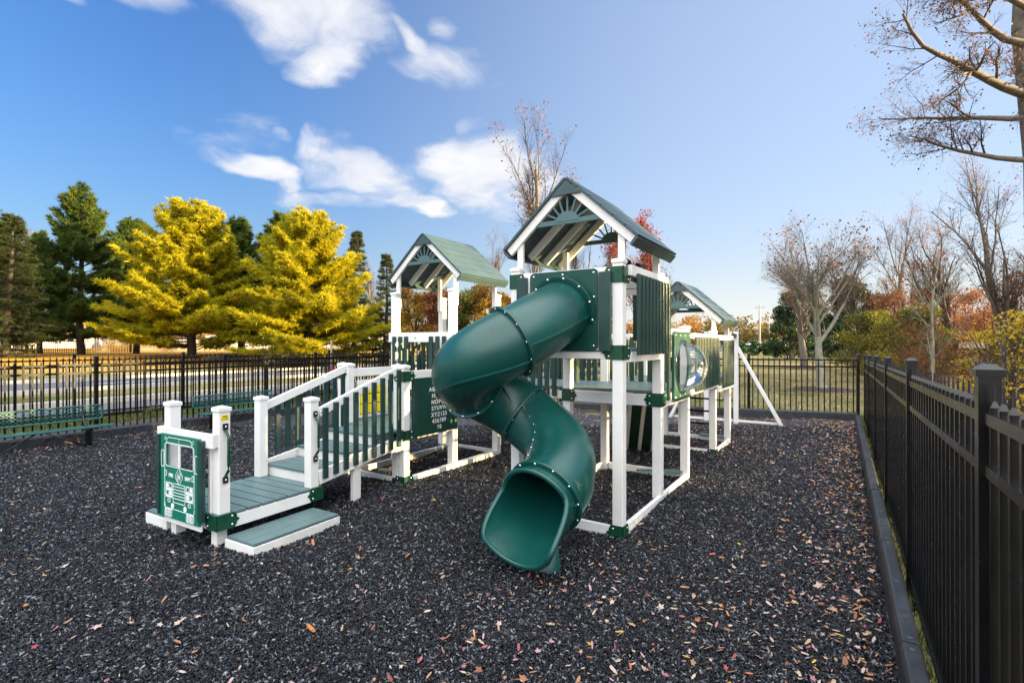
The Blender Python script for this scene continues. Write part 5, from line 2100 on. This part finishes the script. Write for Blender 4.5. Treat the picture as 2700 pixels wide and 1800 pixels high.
tree_at('deep', -25, 37, 11.2, 12.8, 'dark pine cut off by the left edge of the picture')
tree_at('loose', 215, 41, 13.0, 12.8, 'tall loose green pine with a thin spiky top, left of the yellow pines')
tree_at('deep', 360, 45, 11.6, 12.6, 'dark green pine behind and left of the broad golden pine')
tree_at('wide', 500, 38, 11.0, 11.6, 'broad golden lit pine, left one of the two widest', 0.4, wid=1.25)
tree_at('deep', 632, 46, 12.0, 12.6, 'dark green pine standing between the two broad golden pines')
tree_at('deep', 728, 45, 12.2, 12.6, 'dark green pine close behind the right golden pine', 2.0)
tree_at('wide', 812, 38.5, 11.2, 11.6, 'broad golden lit pine beside the spruces, right one of the two widest', 1.3, wid=1.28)
tree_at('loose', 105, 46, 10.5, 12.8, 'green pine in the gap beside the left edge, behind the loose pine', 2.4)
tree_at('spruce', 932, 47, 11.6, 11.5, 'narrow dark spruce with hanging boughs right of the golden pines', group='spruces beside the pines', name='spruce_tree')
tree_at('spruce', 1018, 45, 9.6, 11.5, 'shorter dark spruce just left of the left tower roof', 1.5, group='spruces beside the pines', name='spruce_tree')
tree_at('spruce', 20, 33, 9.2, 11.5, 'dark spruce with drooping boughs at the far left', 2.6, group='spruces beside the pines', name='spruce_tree', wid=1.3)


def leafy_tree(seed, Hh, r, mt, size, count, cfg=None, spread=0.16, m_big='bark_dark'):
    c = dict(BARE); c.update(dict(kids=[10, 8, 6, 3, 0], len=[0, Hh * 0.42, Hh * 0.2, Hh * 0.09, 0.25], first=[0.15, 0.1, 0.1, 0.15, 0]))
    if cfg: c.update(cfg)
    s = Skel(seed)
    s.limb((0, 0, -0.1), (0.02, 0.0, 1), Hh * 0.72, r, 0, c)
    parts = s.meshes(M[m_big], M['bark_dark'])
    g = np.random.default_rng(seed)
    T = np.array(s.tips)
    idx = g.integers(0, len(T), count)
    fld = np.sin(T[:, 0] * 1.7 + seed) * np.sin(T[:, 1] * 1.5 + 1) + np.sin(T[:, 2] * 1.6 + seed)
    keep = g.random(count) < np.clip(0.6 + 0.45 * fld[idx], 0.08, 1)
    idx = idx[keep]
    P = T[idx] + g.normal(0, spread, (len(idx), 3))
    tone = 0.5 + 0.22 * np.sin(T[idx, 0] * 0.9 + T[idx, 2] * 0.7 + seed) + g.normal(0, 0.2, len(idx))
    parts.append(('crown', leaf_mesh('crown', P, g.uniform(0.6, 1.3, len(P)) * size, M[mt], g, tint=tone)))
    return parts


GOLD = [leafy_tree(31, 7.4, 0.14, 'gold', 0.10, 15000), leafy_tree(32, 7.0, 0.14, 'rust', 0.10, 11000), leafy_tree(33, 6.8, 0.13, 'olive', 0.10, 14000)]
for k, px, dp, sc, lab in ((0, 1085, 41, 1.0, 'golden orange tree seen through the left tower'), (1, 1165, 39, 0.96, 'rusty orange tree seen right behind the left tower posts'),
                           (2, 1225, 43, 1.12, 'yellow olive tree below the left tower eave'), (0, 1290, 40, 0.98, 'gold leaved tree between the left tower and the tube slide'),
                           (1, 1360, 42, 0.9, 'rusty leaved tree behind the corner of the slide panel'), (2, 985, 50, 0.85, 'yellow green tree low between spruce and left tower')):
    x, y, _ = at(px, dp)
    put_tree('autumn_tree', GOLD[k], (x, y, float(ground_z(x, y))), random.uniform(0, 6), sc, lab, 'tree', 'autumn trees behind the left tower')

TALLB = dict(kids=[12, 9, 7, 4, 0], len=[0, 5.2, 2.1, 0.9, 0.4], first=[0.22, 0.12, 0.1, 0.1, 0], ang=[(18, 45), (20, 45), (25, 55), (25, 60), (0, 0)], kidup=[0.5, 0.3, 0.15, 0.1, 0])
bt_red = bare_tree(41, 10.5, 0.20, TALLB, (0.9, 0.06, 'rust', 0.10))
bt_red2 = bare_tree(42, 9.0, 0.17, TALLB, (3.4, 0.08, 'redleaf', 0.12))
bt_bare = bare_tree(43, 9.0, 0.16, TALLB, (0.4, 0.07, 'rust', 0.1))
for parts, px, dp, sc, lab in ((bt_red, 1405, 31, 1.15, 'tall nearly bare tree with scattered orange leaves behind the main tower roof'),
                               (bt_bare, 1500, 40, 1.08, 'thin bare tree peeping over the right slope of the main roof'),
                               (bt_red, 1270, 46, 0.9, 'bare twiggy tree with few leaves rising behind the left tower ridge'),
                               (bt_red2, 1590, 36, 0.92, 'tree with dark red leaves seen under the main roof'),
                               (bt_red2, 1735, 40, 1.0, 'tree with dark red leaves behind the small far tower'),
                               (bt_bare, 1690, 52, 1.0, 'slim bare tree behind the red leaved trees'),
                               (bt_bare, 965, 62, 1.0, 'bare grey tree behind the narrow spruce'), (bt_bare, 40, 52, 1.15, 'bare grey tree above the spruce at the far left')):
    x, y, _ = at(px, dp)
    put_tree('bare_tree', parts, (x, y, float(ground_z(x, y))), random.uniform(0, 6), sc, lab, 'tree', 'bare trees behind the playset')

# lawn trees beyond the far fence
FAN = dict(kids=[13, 10, 8, 5, 0], len=[0, 4.3, 1.8, 0.8, 0.35], first=[0.30, 0.1, 0.1, 0.1, 0], ang=[(30, 68), (22, 48), (25, 55), (25, 60), (0, 0)], kidup=[0.25, 0.18, 0.1, 0.05, 0], wob=[0.03, 0.05, 0.09, 0.13, 0.16])
x, y, _ = at(2168, 20.4)
put_tree('lawn_tree', bare_tree(51, 4.6, 0.17, FAN, (0.25, 0.06, 'rust', 0.1), 'bark_pale', 'bark'), (x, y, float(ground_z(x, y))), 0.6, 1.0, 'bare pale barked tree standing in a mulch ring just past the far fence', 'tree', 'bare lawn trees')
ring = MB().dome((0, 0, 0), (0, 0, 1), 1.25, 0.10, 28).build('mulch_ring', M['mulch_ring'], None, 0, True, (x, y, float(ground_z(x, y)) - 0.02))
tag(ring, 'dark mulch ring at the foot of the pale lawn tree nearest the far fence', 'mulch ring', 'mulch rings')
x, y, _ = at(2120, 38)
put_tree('lawn_tree', bare_tree(52, 6.2, 0.28, dict(FAN, len=[0, 5.6, 2.2, 0.9, 0.4]), (0.6, 0.07, 'rust', 0.1), 'bark', 'bark_dark'), (x, y, float(ground_z(x, y))), 2.1, 1.0, 'thicker bare brown tree farther back on the lawn, left of the pale tree', 'tree', 'bare lawn trees')
ring = MB().dome((0, 0, 0), (0, 0, 1), 1.7, 0.06, 28).build('mulch_ring', M['mulch_ring'], None, 0, True, (x, y, float(ground_z(x, y)) - 0.02))
tag(ring, 'dark mulch ring around the thicker brown tree farther back', 'mulch ring', 'mulch rings')
x, y, _ = at(2456, 15.5)
put_tree('young_tree', bare_tree(53, 3.6, 0.062, dict(FAN, kids=[12, 8, 5, 3, 0], len=[0, 2.3, 1.0, 0.5, 0.25]), (0.3, 0.05, 'rust', 0.1), 'bark_pale', 'bark_pale'), (x, y, float(ground_z(x, y))), 1.0, 1.0, 'slender pale young tree just outside the right fence', 'tree')


# bushes and evergreens built from leaf clumps
def bush_parts(seed, rx, ry, Hh, mt, size, count, clumps=40, stems=True, base=0.1, shape=1.0):
    g = np.random.default_rng(seed)
    th = g.uniform(0, 6.283, clumps); u = g.random(clumps) ** 0.6; zz = g.random(clumps)
    wz = np.sqrt(np.clip(1 - (zz * 1.0) ** (2 * shape), 0.03, 1))
    C = np.stack([rx * u * wz * np.cos(th), ry * u * wz * np.sin(th), base * Hh + (1 - base) * Hh * zz], -1)
    cr = g.uniform(0.16, 0.34, clumps) * min(rx, Hh)
    idx = g.integers(0, clumps, count)
    v = g.normal(size=(count, 3)); v /= np.linalg.norm(v, axis=1)[:, None]
    P = C[idx] + v * (cr[idx] * g.random(count) ** 0.45)[:, None] * np.array([1, 1, 0.75])
    P[:, 2] = np.abs(P[:, 2])
    tone = g.random(clumps)[idx] * 0.55 + 0.45 * g.random(count)
    parts = []
    if stems:
        A, B, ra, rb = [], [], [], []
        for c in C[g.random(clumps) < 0.85]:
            p = np.array([c[0] * 0.25, c[1] * 0.25, 0.0])
            mid = (p + c) / 2 + g.normal(0, 0.12, 3)
            A += [p, mid]; B += [mid, c]; ra += [0.02, 0.014]; rb += [0.014, 0.006]
            for _ in range(5):
                e = c + g.normal(0, 1, 3) * cr.mean() * np.array([1, 1, 0.9])
                A.append(mid + (c - mid) * g.random()); B.append(e); ra.append(0.008); rb.append(0.003)
        parts.append(('stems', seg_mesh('stems', A, B, ra, rb, M['bark_dark'], 3)))
    parts.append(('foliage', leaf_mesh('foliage', P, g.uniform(0.6, 1.3, count) * size, M[mt], g, tint=tone)))
    return parts


B_rust = bush_parts(61, 2.6, 2.2, 4.4, 'rust', 0.055, 9000, 60)
B_olive = bush_parts(62, 2.2, 2.0, 3.8, 'olive', 0.06, 10000, 55)
B_brown = bush_parts(63, 2.6, 2.2, 3.4, 'rust', 0.045, 4000, 60)
B_ever = bush_parts(64, 2.6, 2.6, 7.6, 'evergreen', 0.10, 22000, 90, True, 0.04, 0.7)
B_hedge = bush_parts(65, 1.25, 1.1, 1.9, 'hedge', 0.085, 5000, 40, True, 0.12, 1.6)
B_yel = bush_parts(66, 1.3, 1.2, 2.5, 'yellowleaf', 0.042, 2300, 60)


def put_bush(name, parts, px, dp, sc, label, group, cat='bush'):
    x, y, _ = at(px, dp)
    return put_tree(name, parts, (x, y, float(ground_z(x, y)) - 0.03), random.uniform(0, 6.28), sc, label, cat, group)


G = 'brush beyond the right fence'
for parts, px, dp, sc, lab in ((B_olive, 2300, 29, 0.95, 'yellow green bush at the foot of the dark evergreen, right of the lawn'), (B_rust, 2350, 30, 1.05, 'tall rust brown bush right of the yellow green bush'),
                               (B_olive, 2400, 25, 0.95, 'olive bush behind the slender young tree, left side'), (B_rust, 2450, 31, 1.15, 'tall rusty bush behind the slender young tree'),
                               (B_brown, 2425, 22, 0.75, 'low brown brush in front of the olive bush'), (B_rust, 2560, 36, 1.2, 'tall rusty bush rising behind the parked van'),
                               (B_brown, 2640, 24, 1.05, 'brown brush right of the parked van'), (B_rust, 2700, 27, 1.2, 'orange brown bush at the right edge, behind the yellow shrub'), (B_olive, 2800, 22, 1.1, 'olive bush just past the right edge')):
    put_bush('bush', parts, px, dp, sc, lab, G)
put_bush('shrub', B_yel, 2655, 11.5, 1.0, 'shrub with bright yellow leaves near the closest right fence post', 'yellow shrubs')
for px, dp, sc, lab in ((2235, 47, 1.0, 'tall dark evergreen behind the pale lawn tree, right one'), (2085, 56, 0.95, 'dark evergreen behind the thicker lawn tree, left one'), (2160, 60, 0.8, 'lower dark evergreen between the two taller ones'), (2310, 40, 0.72, 'dark evergreen half hidden by the yellow green bush')):
    put_bush('evergreen_tree', B_ever, px, dp, sc, lab, 'dark evergreens behind the lawn', 'tree')
HL = ['leftmost', 'second', 'third', 'fourth', 'fifth', 'sixth', 'rightmost']
for i in range(7):
    put_bush('hedge_shrub', B_hedge, 1955 + i * 32, 74, 1.0 + 0.08 * math.sin(i * 2.1), f'{HL[i]} rounded green shrub of the hedge at the far end of the lawn', 'hedge shrubs')

# bare woods along the right
bt_r1 = bare_tree(71, 6.5, 0.17, TALLB, (0.45, 0.045, 'rust', 0.08))
bt_r2 = bare_tree(72, 6.0, 0.20, dict(TALLB, ang=[(25, 55), (25, 50), (25, 55), (25, 60), (0, 0)], wob=[0.06, 0.10, 0.14, 0.16, 0.16]), (0.6, 0.045, 'rust', 0.08), 'bark_dark')
for parts, px, dp, sc, lab in ((bt_r2, 2290, 34, 0.95, 'crooked bare tree rising behind the dark evergreen'), (bt_r1, 2405, 33, 1.12, 'bare fan shaped tree above the rusty bushes'), (bt_r2, 2520, 30, 1.05, 'crooked bare tree with orange leaves above the parked van'),
                               (bt_r1, 2640, 21, 1.0, 'dark many stemmed tree with orange leaves near the right edge'), (bt_r2, 2730, 24, 1.1, 'crooked bare tree just past the right edge'), (bt_r1, 2900, 26, 1.1, 'bare tree well past the right edge')):
    x, y, _ = at(px, dp)
    put_tree('woodland_tree', parts, (x, y, float(ground_z(x, y))), random.uniform(0, 6), sc, lab, 'tree', 'bare woods beyond the right fence')


def big_oak():
    s = Skel(81)
    cfg = dict(BARE)
    cfg.update(dict(kids=[0, 11, 10, 6, 0], len=[0, 3.6, 1.5, 0.6, 0.28], first=[0, 0.25, 0.1, 0.1, 0], wob=[0.03, 0.10, 0.15, 0.17, 0.18], up=[0.0, 0.015, 0.03, 0.02, 0.0], kidup=[0, 0.12, 0.10, 0.05, 0],
                    ang=[(0, 0), (35, 65), (30, 60), (25, 60), (0, 0)]))
    pts = [(0, 0, -0.2), (0.05, 0, 3), (0.0, 0.05, 6), (-0.25, 0, 9), (-0.2, 0, 12)]
    rr = [0.34, 0.27, 0.24, 0.20, 0.13]
    for i in range(4):
        s.big.append((pts[i], pts[i + 1], rr[i], rr[i + 1]))
    left = Vector((-RV[0], -RV[1], 0))
    fwd = Vector((FW[0], FW[1], 0))
    for (z, L, r, fdir, up) in ((6.0, 2.9, 0.07, 0.1, 0.08), (7.5, 4.2, 0.11, -0.15, 0.02), (8.6, 3.6, 0.09, 0.1, 0.12), (9.3, 3.2, 0.08, -0.4, 0.2), (7.0, 3.0, 0.07, 0.8, 0.2), (10.2, 3.2, 0.08, 0.3, 0.4), (6.6, 3.0, 0.07, -0.9, 0.15)):
        d = left + fwd * fdir + Vector((0, 0, up))
        s.limb((0, 0, z), d, L, r, 1, cfg)
    for (z, L, r) in ((8.0, 3.4, 0.09), (9.8, 3.0, 0.08)):
        s.limb((0, 0, z), -left + Vector((0, 0, 0.4)), L, r, 1, cfg)
    parts = s.meshes(M['bark'], M['bark_dark'])
    g = np.random.default_rng(81)
    T = np.array(s.tips)
    P = T[g.integers(0, len(T), int(len(T) * 0.55))]
    P = P + g.normal(0, 0.05, P.shape)
    parts.append(('leaves', leaf_mesh('leaves', P, g.uniform(0.5, 1.1, len(P)) * 0.035, M['rust'], g, tint=g.random(len(P)) * 0.6)))
    x, y, _ = at(2735, 11.6)
    put_tree('oak_tree', parts, (x, y, float(ground_z(x, y))), 0, 1.0, 'big old oak at the right edge reaching bare crooked limbs over the sky', 'tree')


big_oak()


# far woods along the horizon, one hazy band of autumn crowns
def far_woods():
    g = np.random.default_rng(91)
    P, S, T = [], [], []
    A, B, ra, rb = [], [], [], []
    for i in range(150):
        px = g.uniform(900, 3100)
        dp = g.uniform(105, 175)
        x, y, _ = at(px, dp)
        Hh = g.uniform(5.5, 9.5) * dp / 120
        r = Hh * g.uniform(0.30, 0.45)
        n = 420
        v = g.normal(size=(n, 3)); v /= np.linalg.norm(v, axis=1)[:, None]
        rad = g.random(n) ** 0.4
        q = v * rad[:, None] * np.array([r, r, Hh * 0.42]) + np.array([x, y, Hh * 0.55])
        lump = np.sin(q[:, 0] * 1.4 + i) + np.sin(q[:, 1] * 1.5) + np.sin(q[:, 2] * 1.7 + i)
        q = q[lump > -0.7]
        P.append(q); S.append(g.uniform(0.25, 0.5, len(q)))
        T.append(np.full(len(q), g.random()) * 0.7 + 0.3 * g.random(len(q)))
        A.append((x, y, 0)); B.append((x, y, Hh * 0.7)); ra.append(0.25); rb.append(0.1)
    o = link('far_woods', leaf_mesh('far_woods', np.concatenate(P), np.concatenate(S), M['farwood'], g, tint=np.concatenate(T)))
    tag(o, 'distant band of autumn woods along the horizon', 'woods', kind='stuff')


M['farwood'] = leaf_mat('far autumn crowns', [(0, (0.09, 0.08, 0.03)), (0.3, (0.16, 0.13, 0.04)), (0.55, (0.30, 0.20, 0.04)), (0.8, (0.28, 0.11, 0.05)), (1, (0.36, 0.28, 0.06))], 0.4)
far_woods()


def left_woods():
    g = np.random.default_rng(92)
    P, S, T = [], [], []
    for i in range(60):
        px = g.uniform(-400, 1100); dp = g.uniform(110, 150)
        x, y, _ = at(px, dp)
        Hh = g.uniform(5, 9); r = Hh * 0.4
        n = 300
        v = g.normal(size=(n, 3)); v /= np.linalg.norm(v, axis=1)[:, None]
        q = v * (g.random(n) ** 0.4)[:, None] * np.array([r, r, Hh * 0.42]) + np.array([x, y, Hh * 0.5 + 0.9])
        P.append(q); S.append(g.uniform(0.25, 0.5, n)); T.append(np.full(n, g.random()))
    o = link('left_woods', leaf_mesh('left_woods', np.concatenate(P), np.concatenate(S), M['farwood'], g, tint=np.concatenate(T)))
    tag(o, 'distant trees low behind the pine trunks', 'woods', kind='stuff')


left_woods()


# ------------------------------------------------------------------ houses, poles, vehicles
def house(px, dp, W, D_, Hw, Hr, rz, label, z=0.0, door=True):
    x, y, _ = at(px, dp)
    root = empty('house', (x, y, z), rz)
    tag(root, label, 'house', 'pale houses in the distance')
    wl = MB().box(-W / 2, W / 2, -D_ / 2, D_ / 2, -0.5, Hw)
    wl.prism([(-D_ / 2, 0), (D_ / 2, 0), (0, Hr - 0.1)], (-W / 2 + 0.02, 0, Hw), (0, 1, 0), (0, 0, 1), (1, 0, 0), 0.05)
    wl.prism([(-D_ / 2, 0), (D_ / 2, 0), (0, Hr - 0.1)], (W / 2 - 0.07, 0, Hw), (0, 1, 0), (0, 0, 1), (1, 0, 0), 0.05)
    wl.build('wall', M['siding'], root)
    rf = MB()
    for s in (-1, 1):
        rf.add([(-W / 2 - 0.4, 0, Hw + Hr), (W / 2 + 0.4, 0, Hw + Hr), (W / 2 + 0.4, s * (D_ / 2 + 0.4), Hw - 0.25), (-W / 2 - 0.4, s * (D_ / 2 + 0.4), Hw - 0.25),
                (-W / 2 - 0.4, 0, Hw + Hr + 0.15), (W / 2 + 0.4, 0, Hw + Hr + 0.15), (W / 2 + 0.4, s * (D_ / 2 + 0.4), Hw - 0.1), (-W / 2 - 0.4, s * (D_ / 2 + 0.4), Hw - 0.1)],
               [(3, 2, 1, 0), (4, 5, 6, 7), (0, 1, 5, 4), (1, 2, 6, 5), (2, 3, 7, 6), (3, 0, 4, 7)])
    rf.build('roof', M['shingle'], root)
    for k in range(int(W / 2.4)):
        cx = -W / 2 + 1.2 + k * 2.4
        w = MB().box(cx - 0.55, cx + 0.55, -D_ / 2 - 0.06, -D_ / 2 + 0.02, 1.0, 2.2).build('window', M['siding'], root)
        MB().box(cx - 0.45, cx + 0.45, -D_ / 2 - 0.08, -D_ / 2 - 0.061, 1.1, 2.1).build('pane', M['glass_dark'], w)
    for sx in (-1, 1):
        w = MB().box(sx * W / 2 - 0.06, sx * W / 2 + 0.06, -0.6, 0.6, 1.0, 2.2).build('window', M['siding'], root)
        MB().box(sx * (W / 2 + 0.07) - 0.009, sx * (W / 2 + 0.07) + 0.009, -0.5, 0.5, 1.1, 2.1).build('pane', M['glass_dark'], w)
    return root


house(1968, 128, 11, 8, 2.5, 2.1, R(-8), 'white house with a brown roof at the far end of the lawn, behind the hedge', 0.2)
house(130, 92, 13, 9, 2.6, 2.2, R(58), 'white house low behind the pine trunks at the left', 0.9)
house(655, 96, 12, 9, 2.6, 2.2, R(50), 'pale house glimpsed between the two golden pines', 0.9)
house(930, 105, 12, 9, 2.5, 2.2, R(45), 'pale house glimpsed under the spruces', 0.9)


def pole(px, dp, Hh, r, label, arm=False):
    x, y, _ = at(px, dp)
    root = empty('utility_pole', (x, y, 0))
    tag(root, label, 'pole', 'poles in the distance')
    MB().tube([(0, 0, -0.3), (0, 0, Hh)], [r, r * 0.75], 10).build('shaft', M['wood_pole'], root, 0, True)
    if arm:
        MB().box(-0.9, 0.9, -0.06, 0.06, Hh - 0.6, Hh - 0.48).build('cross_arm', M['wood_pole'], root)


pole(2003, 96, 9.0, 0.2, 'pale utility pole beside the white house at the far end', True)
pole(2028, 110, 7.5, 0.12, 'thinner pole right of the pale utility pole')
x, y, _ = at(873, 24.3)
pl_ = empty('sign_post', (x, y, 0))
tag(pl_, 'thin pale sign post by the road in front of the right golden pine', 'post')
MB().tube([(0, 0, -0.2), (0, 0, 1.95)], 0.04, 8).build('shaft', M['wood_pole'], pl_)
MB().dome((0, 0, 1.95), (0, 0, 1), 0.045, 0.6, 8).build('finial', M['wood_pole'], pl_)


def hydrant():
    x, y, _ = at(876, 22.4)
    root = empty('fire_hydrant', (x, y, 0))
    tag(root, 'small red and blue hydrant on the roadside behind the fences', 'hydrant')
    MB().tube([(0, 0, -0.1), (0, 0, 0.55)], [0.13, 0.12], 12).build('barrel', M['hydrant_blue'], root)
    MB().tube([(0, 0, 0.55), (0, 0, 0.62), (0, 0, 0.75), (0, 0, 0.82)], [0.16, 0.16, 0.11, 0.04], 12).build('bonnet', M['red'], root, 0, True)
    for s in (-1, 1):
        MB().tube([(s * 0.10, 0, 0.42), (s * 0.23, 0, 0.42)], 0.06, 10).build('nozzle', M['white'], root)
    MB().tube([(0, 0, 0.05), (0, 0, 0.10)], 0.18, 12).build('flange', M['red'], root)


hydrant()


def vehicle(name, loc, rz, L, W, Hh, paint, label, van=True, group='parked vehicles'):
    root = empty(name, loc, rz)
    tag(root, label, 'van' if van else 'car', group)
    # side outline (x forward, z up)
    if van:
        prof = [(-L / 2, 0.35), (-L / 2 - 0.03, 0.9), (-L / 2 + 0.08, Hh - 0.18), (-L / 2 + 0.25, Hh), (L * 0.12, Hh), (L * 0.24, Hh - 0.08), (L * 0.36, 1.08), (L / 2 - 0.08, 0.95), (L / 2, 0.7), (L / 2, 0.35)]
    else:
        prof = [(-L / 2, 0.35), (-L / 2 - 0.02, 0.85), (-L / 2 + 0.25, 0.98), (-L * 0.28, Hh), (L * 0.08, Hh), (L * 0.24, 0.98), (L / 2 - 0.1, 0.85), (L / 2, 0.6), (L / 2, 0.35)]
    n = len(prof)
    vs = []
    for (yy, inset) in ((-W / 2, 0), (-W / 2, 1), (W / 2, 1), (W / 2, 0)):
        for (x, z) in prof:
            t = max(0.0, (z - 0.95) / (Hh - 0.95)) if z > 0.95 else 0
            off = 0.16 * t if not van else 0.10 * t
            vs.append((x, yy * (1 - 2 * off / W), z))
    mb = MB()
    a = vs[:n]; b = vs[3 * n:]
    mb.add(a + b, [tuple(range(n)), tuple(range(n, 2 * n))[::-1]] + [(i, n + i, n + (i + 1) % n, (i + 1) % n) for i in range(n)])
    body = mb.build('body', paint, root, 0.05, True)
    # side and rear glass, proud of the body
    zg0, zg1 = 1.05, Hh - 0.2
    for s in (-1, 1):
        spans = ((-L / 2 + 0.45, -L * 0.17), (-L * 0.15, L * 0.08), (L * 0.10, L * 0.25)) if van else ((-L * 0.25, -L * 0.08), (-L * 0.06, L * 0.12))
        for (x0, x1) in spans:
            g = MB()
            y0, y1 = s * (W / 2 - 0.01), s * (W / 2 - (0.10 if van else 0.15) * (zg1 - 0.95) / (Hh - 0.95) + 0.012)
            g.add([(x0, y0, zg0), (x1, y0, zg0), (x1 - 0.05, y1, zg1), (x0 + 0.05, y1, zg1), (x0, y0 + s * 0.012, zg0), (x1, y0 + s * 0.012, zg0), (x1 - 0.05, y1 + s * 0.012, zg1), (x0 + 0.05, y1 + s * 0.012, zg1)],
                  [(0, 1, 2, 3), (4, 5, 6, 7), (0, 1, 5, 4), (1, 2, 6, 5), (2, 3, 7, 6), (3, 0, 4, 7)])
            g.build('window', M['glass_dark'], root)
    if van:
        MB().box(-L / 2 - 0.035, -L / 2 - 0.01, -W / 2 + 0.22, W / 2 - 0.22, 1.1, Hh - 0.35).build('rear_window', M['glass_dark'], root)
    for s in (-1, 1):
        MB().box(-L / 2 - 0.045, -L / 2 + 0.06, s * (W / 2 - 0.06) - 0.07, s * (W / 2 - 0.06) + 0.07, 0.85, 1.35 if van else 0.95).build('tail_light', M['red'], root, 0.02)
        for xx in (-L * 0.31, L * 0.31):
            w = MB().tube([(xx, s * (W / 2 - 0.20), 0.33), (xx, s * (W / 2 + 0.012), 0.33)], 0.33, 20).build('wheel', M['rubber'], root)
            MB().tube([(xx, s * (W / 2 + 0.0), 0.33), (xx, s * (W / 2 + 0.02), 0.33)], 0.19, 14).build('rim', M['steel'], w)
    MB().box(-L / 2 - 0.09, -L / 2 + 0.02, -W / 2 + 0.05, W / 2 - 0.05, 0.38, 0.58).build('bumper', M['rubber'], root, 0.03)
    return root


vr = math.atan2(RV[1], RV[0])
x, y, _ = at(2604, 30)
vehicle('parked_van', (x, y, 0), vr + R(38), 4.9, 1.9, 1.9, M['van'], 'silver white van with red tail lights parked among the brush beyond the right fence')
x, y, _ = at(2508, 37)
vehicle('parked_car', (x, y, 0), vr + R(20), 4.5, 1.8, 1.5, M['blue'], 'dark parked car left of the silver van', False)
x, y, _ = at(1962, 92)
vehicle('parked_car', (x, y, 0), vr, 4.5, 1.8, 1.5, M['blue'], 'dark blue car parked behind the left end of the hedge', False)
x, y, _ = at(1990, 96)
vehicle('parked_car', (x, y, 0.1), vr, 4.6, 1.8, 1.6, M['van'], 'white car parked behind the hedge below the white house', False)

# unseen brush and trees added off to the right to shade the playground
for i, (t, w, parts, sc) in enumerate(((19, -9, B_rust, 0.95), (20, -5.5, B_olive, 1.0), (19, -2.5, B_rust, 0.9), (21, 0.5, B_olive, 1.0), (19.5, 3.5, B_rust, 0.92), (21, 6.5, B_rust, 0.95), (20, 9.5, B_olive, 1.0), (23, -7, B_olive, 1.0), (23.5, 5, B_olive, 1.05))):
    x = -3 + SUN_DIR[0] * t + SUN_DIR[1] * w
    y = 5 + SUN_DIR[1] * t - SUN_DIR[0] * w
    put_tree('bush', parts, (x, y, float(ground_z(x, y)) - 0.05), i * 1.3, sc, 'unseen brush added off to the right to shade the playground', 'bush', 'added shade brush')
for i, (w, sc) in enumerate(((-17.5, 1.2), (-14, 1.25), (-10.5, 1.2), (-7, 1.25), (3.6, 1.2), (7, 1.25), (10.5, 1.2), (14, 1.25), (17.5, 1.2))):  # added sun blockers out of view, with a gap left for dapples
    x = -3 + SUN_DIR[0] * 27 + SUN_DIR[1] * w
    y = 5 + SUN_DIR[1] * 27 - SUN_DIR[0] * w
    put_tree('evergreen_tree', B_ever, (x, y, float(ground_z(x, y)) - 0.05), i * 1.3, sc, 'tall dark evergreen added out of view on the right as a sun blocker', 'tree', 'added shade evergreens')
SHADE_TREE = leafy_tree(95, 9.6, 0.16, 'rust', 0.11, 15000, dict(first=[0.55, 0.1, 0.1, 0.15, 0]), spread=0.3)  # unseen tree with a raised crown, added to break up the low sun
for i, (t, w) in enumerate(((27, -4.6), (29, 1.4))):
    x = -3 + SUN_DIR[0] * t + SUN_DIR[1] * w
    y = 5 + SUN_DIR[1] * t - SUN_DIR[0] * w
    put_tree('woodland_tree', SHADE_TREE, (x, y, float(ground_z(x, y))), i * 1.3, 1.0, 'rusty leaved tree added out of view on the right to break up the sun', 'tree', 'added shade trees')
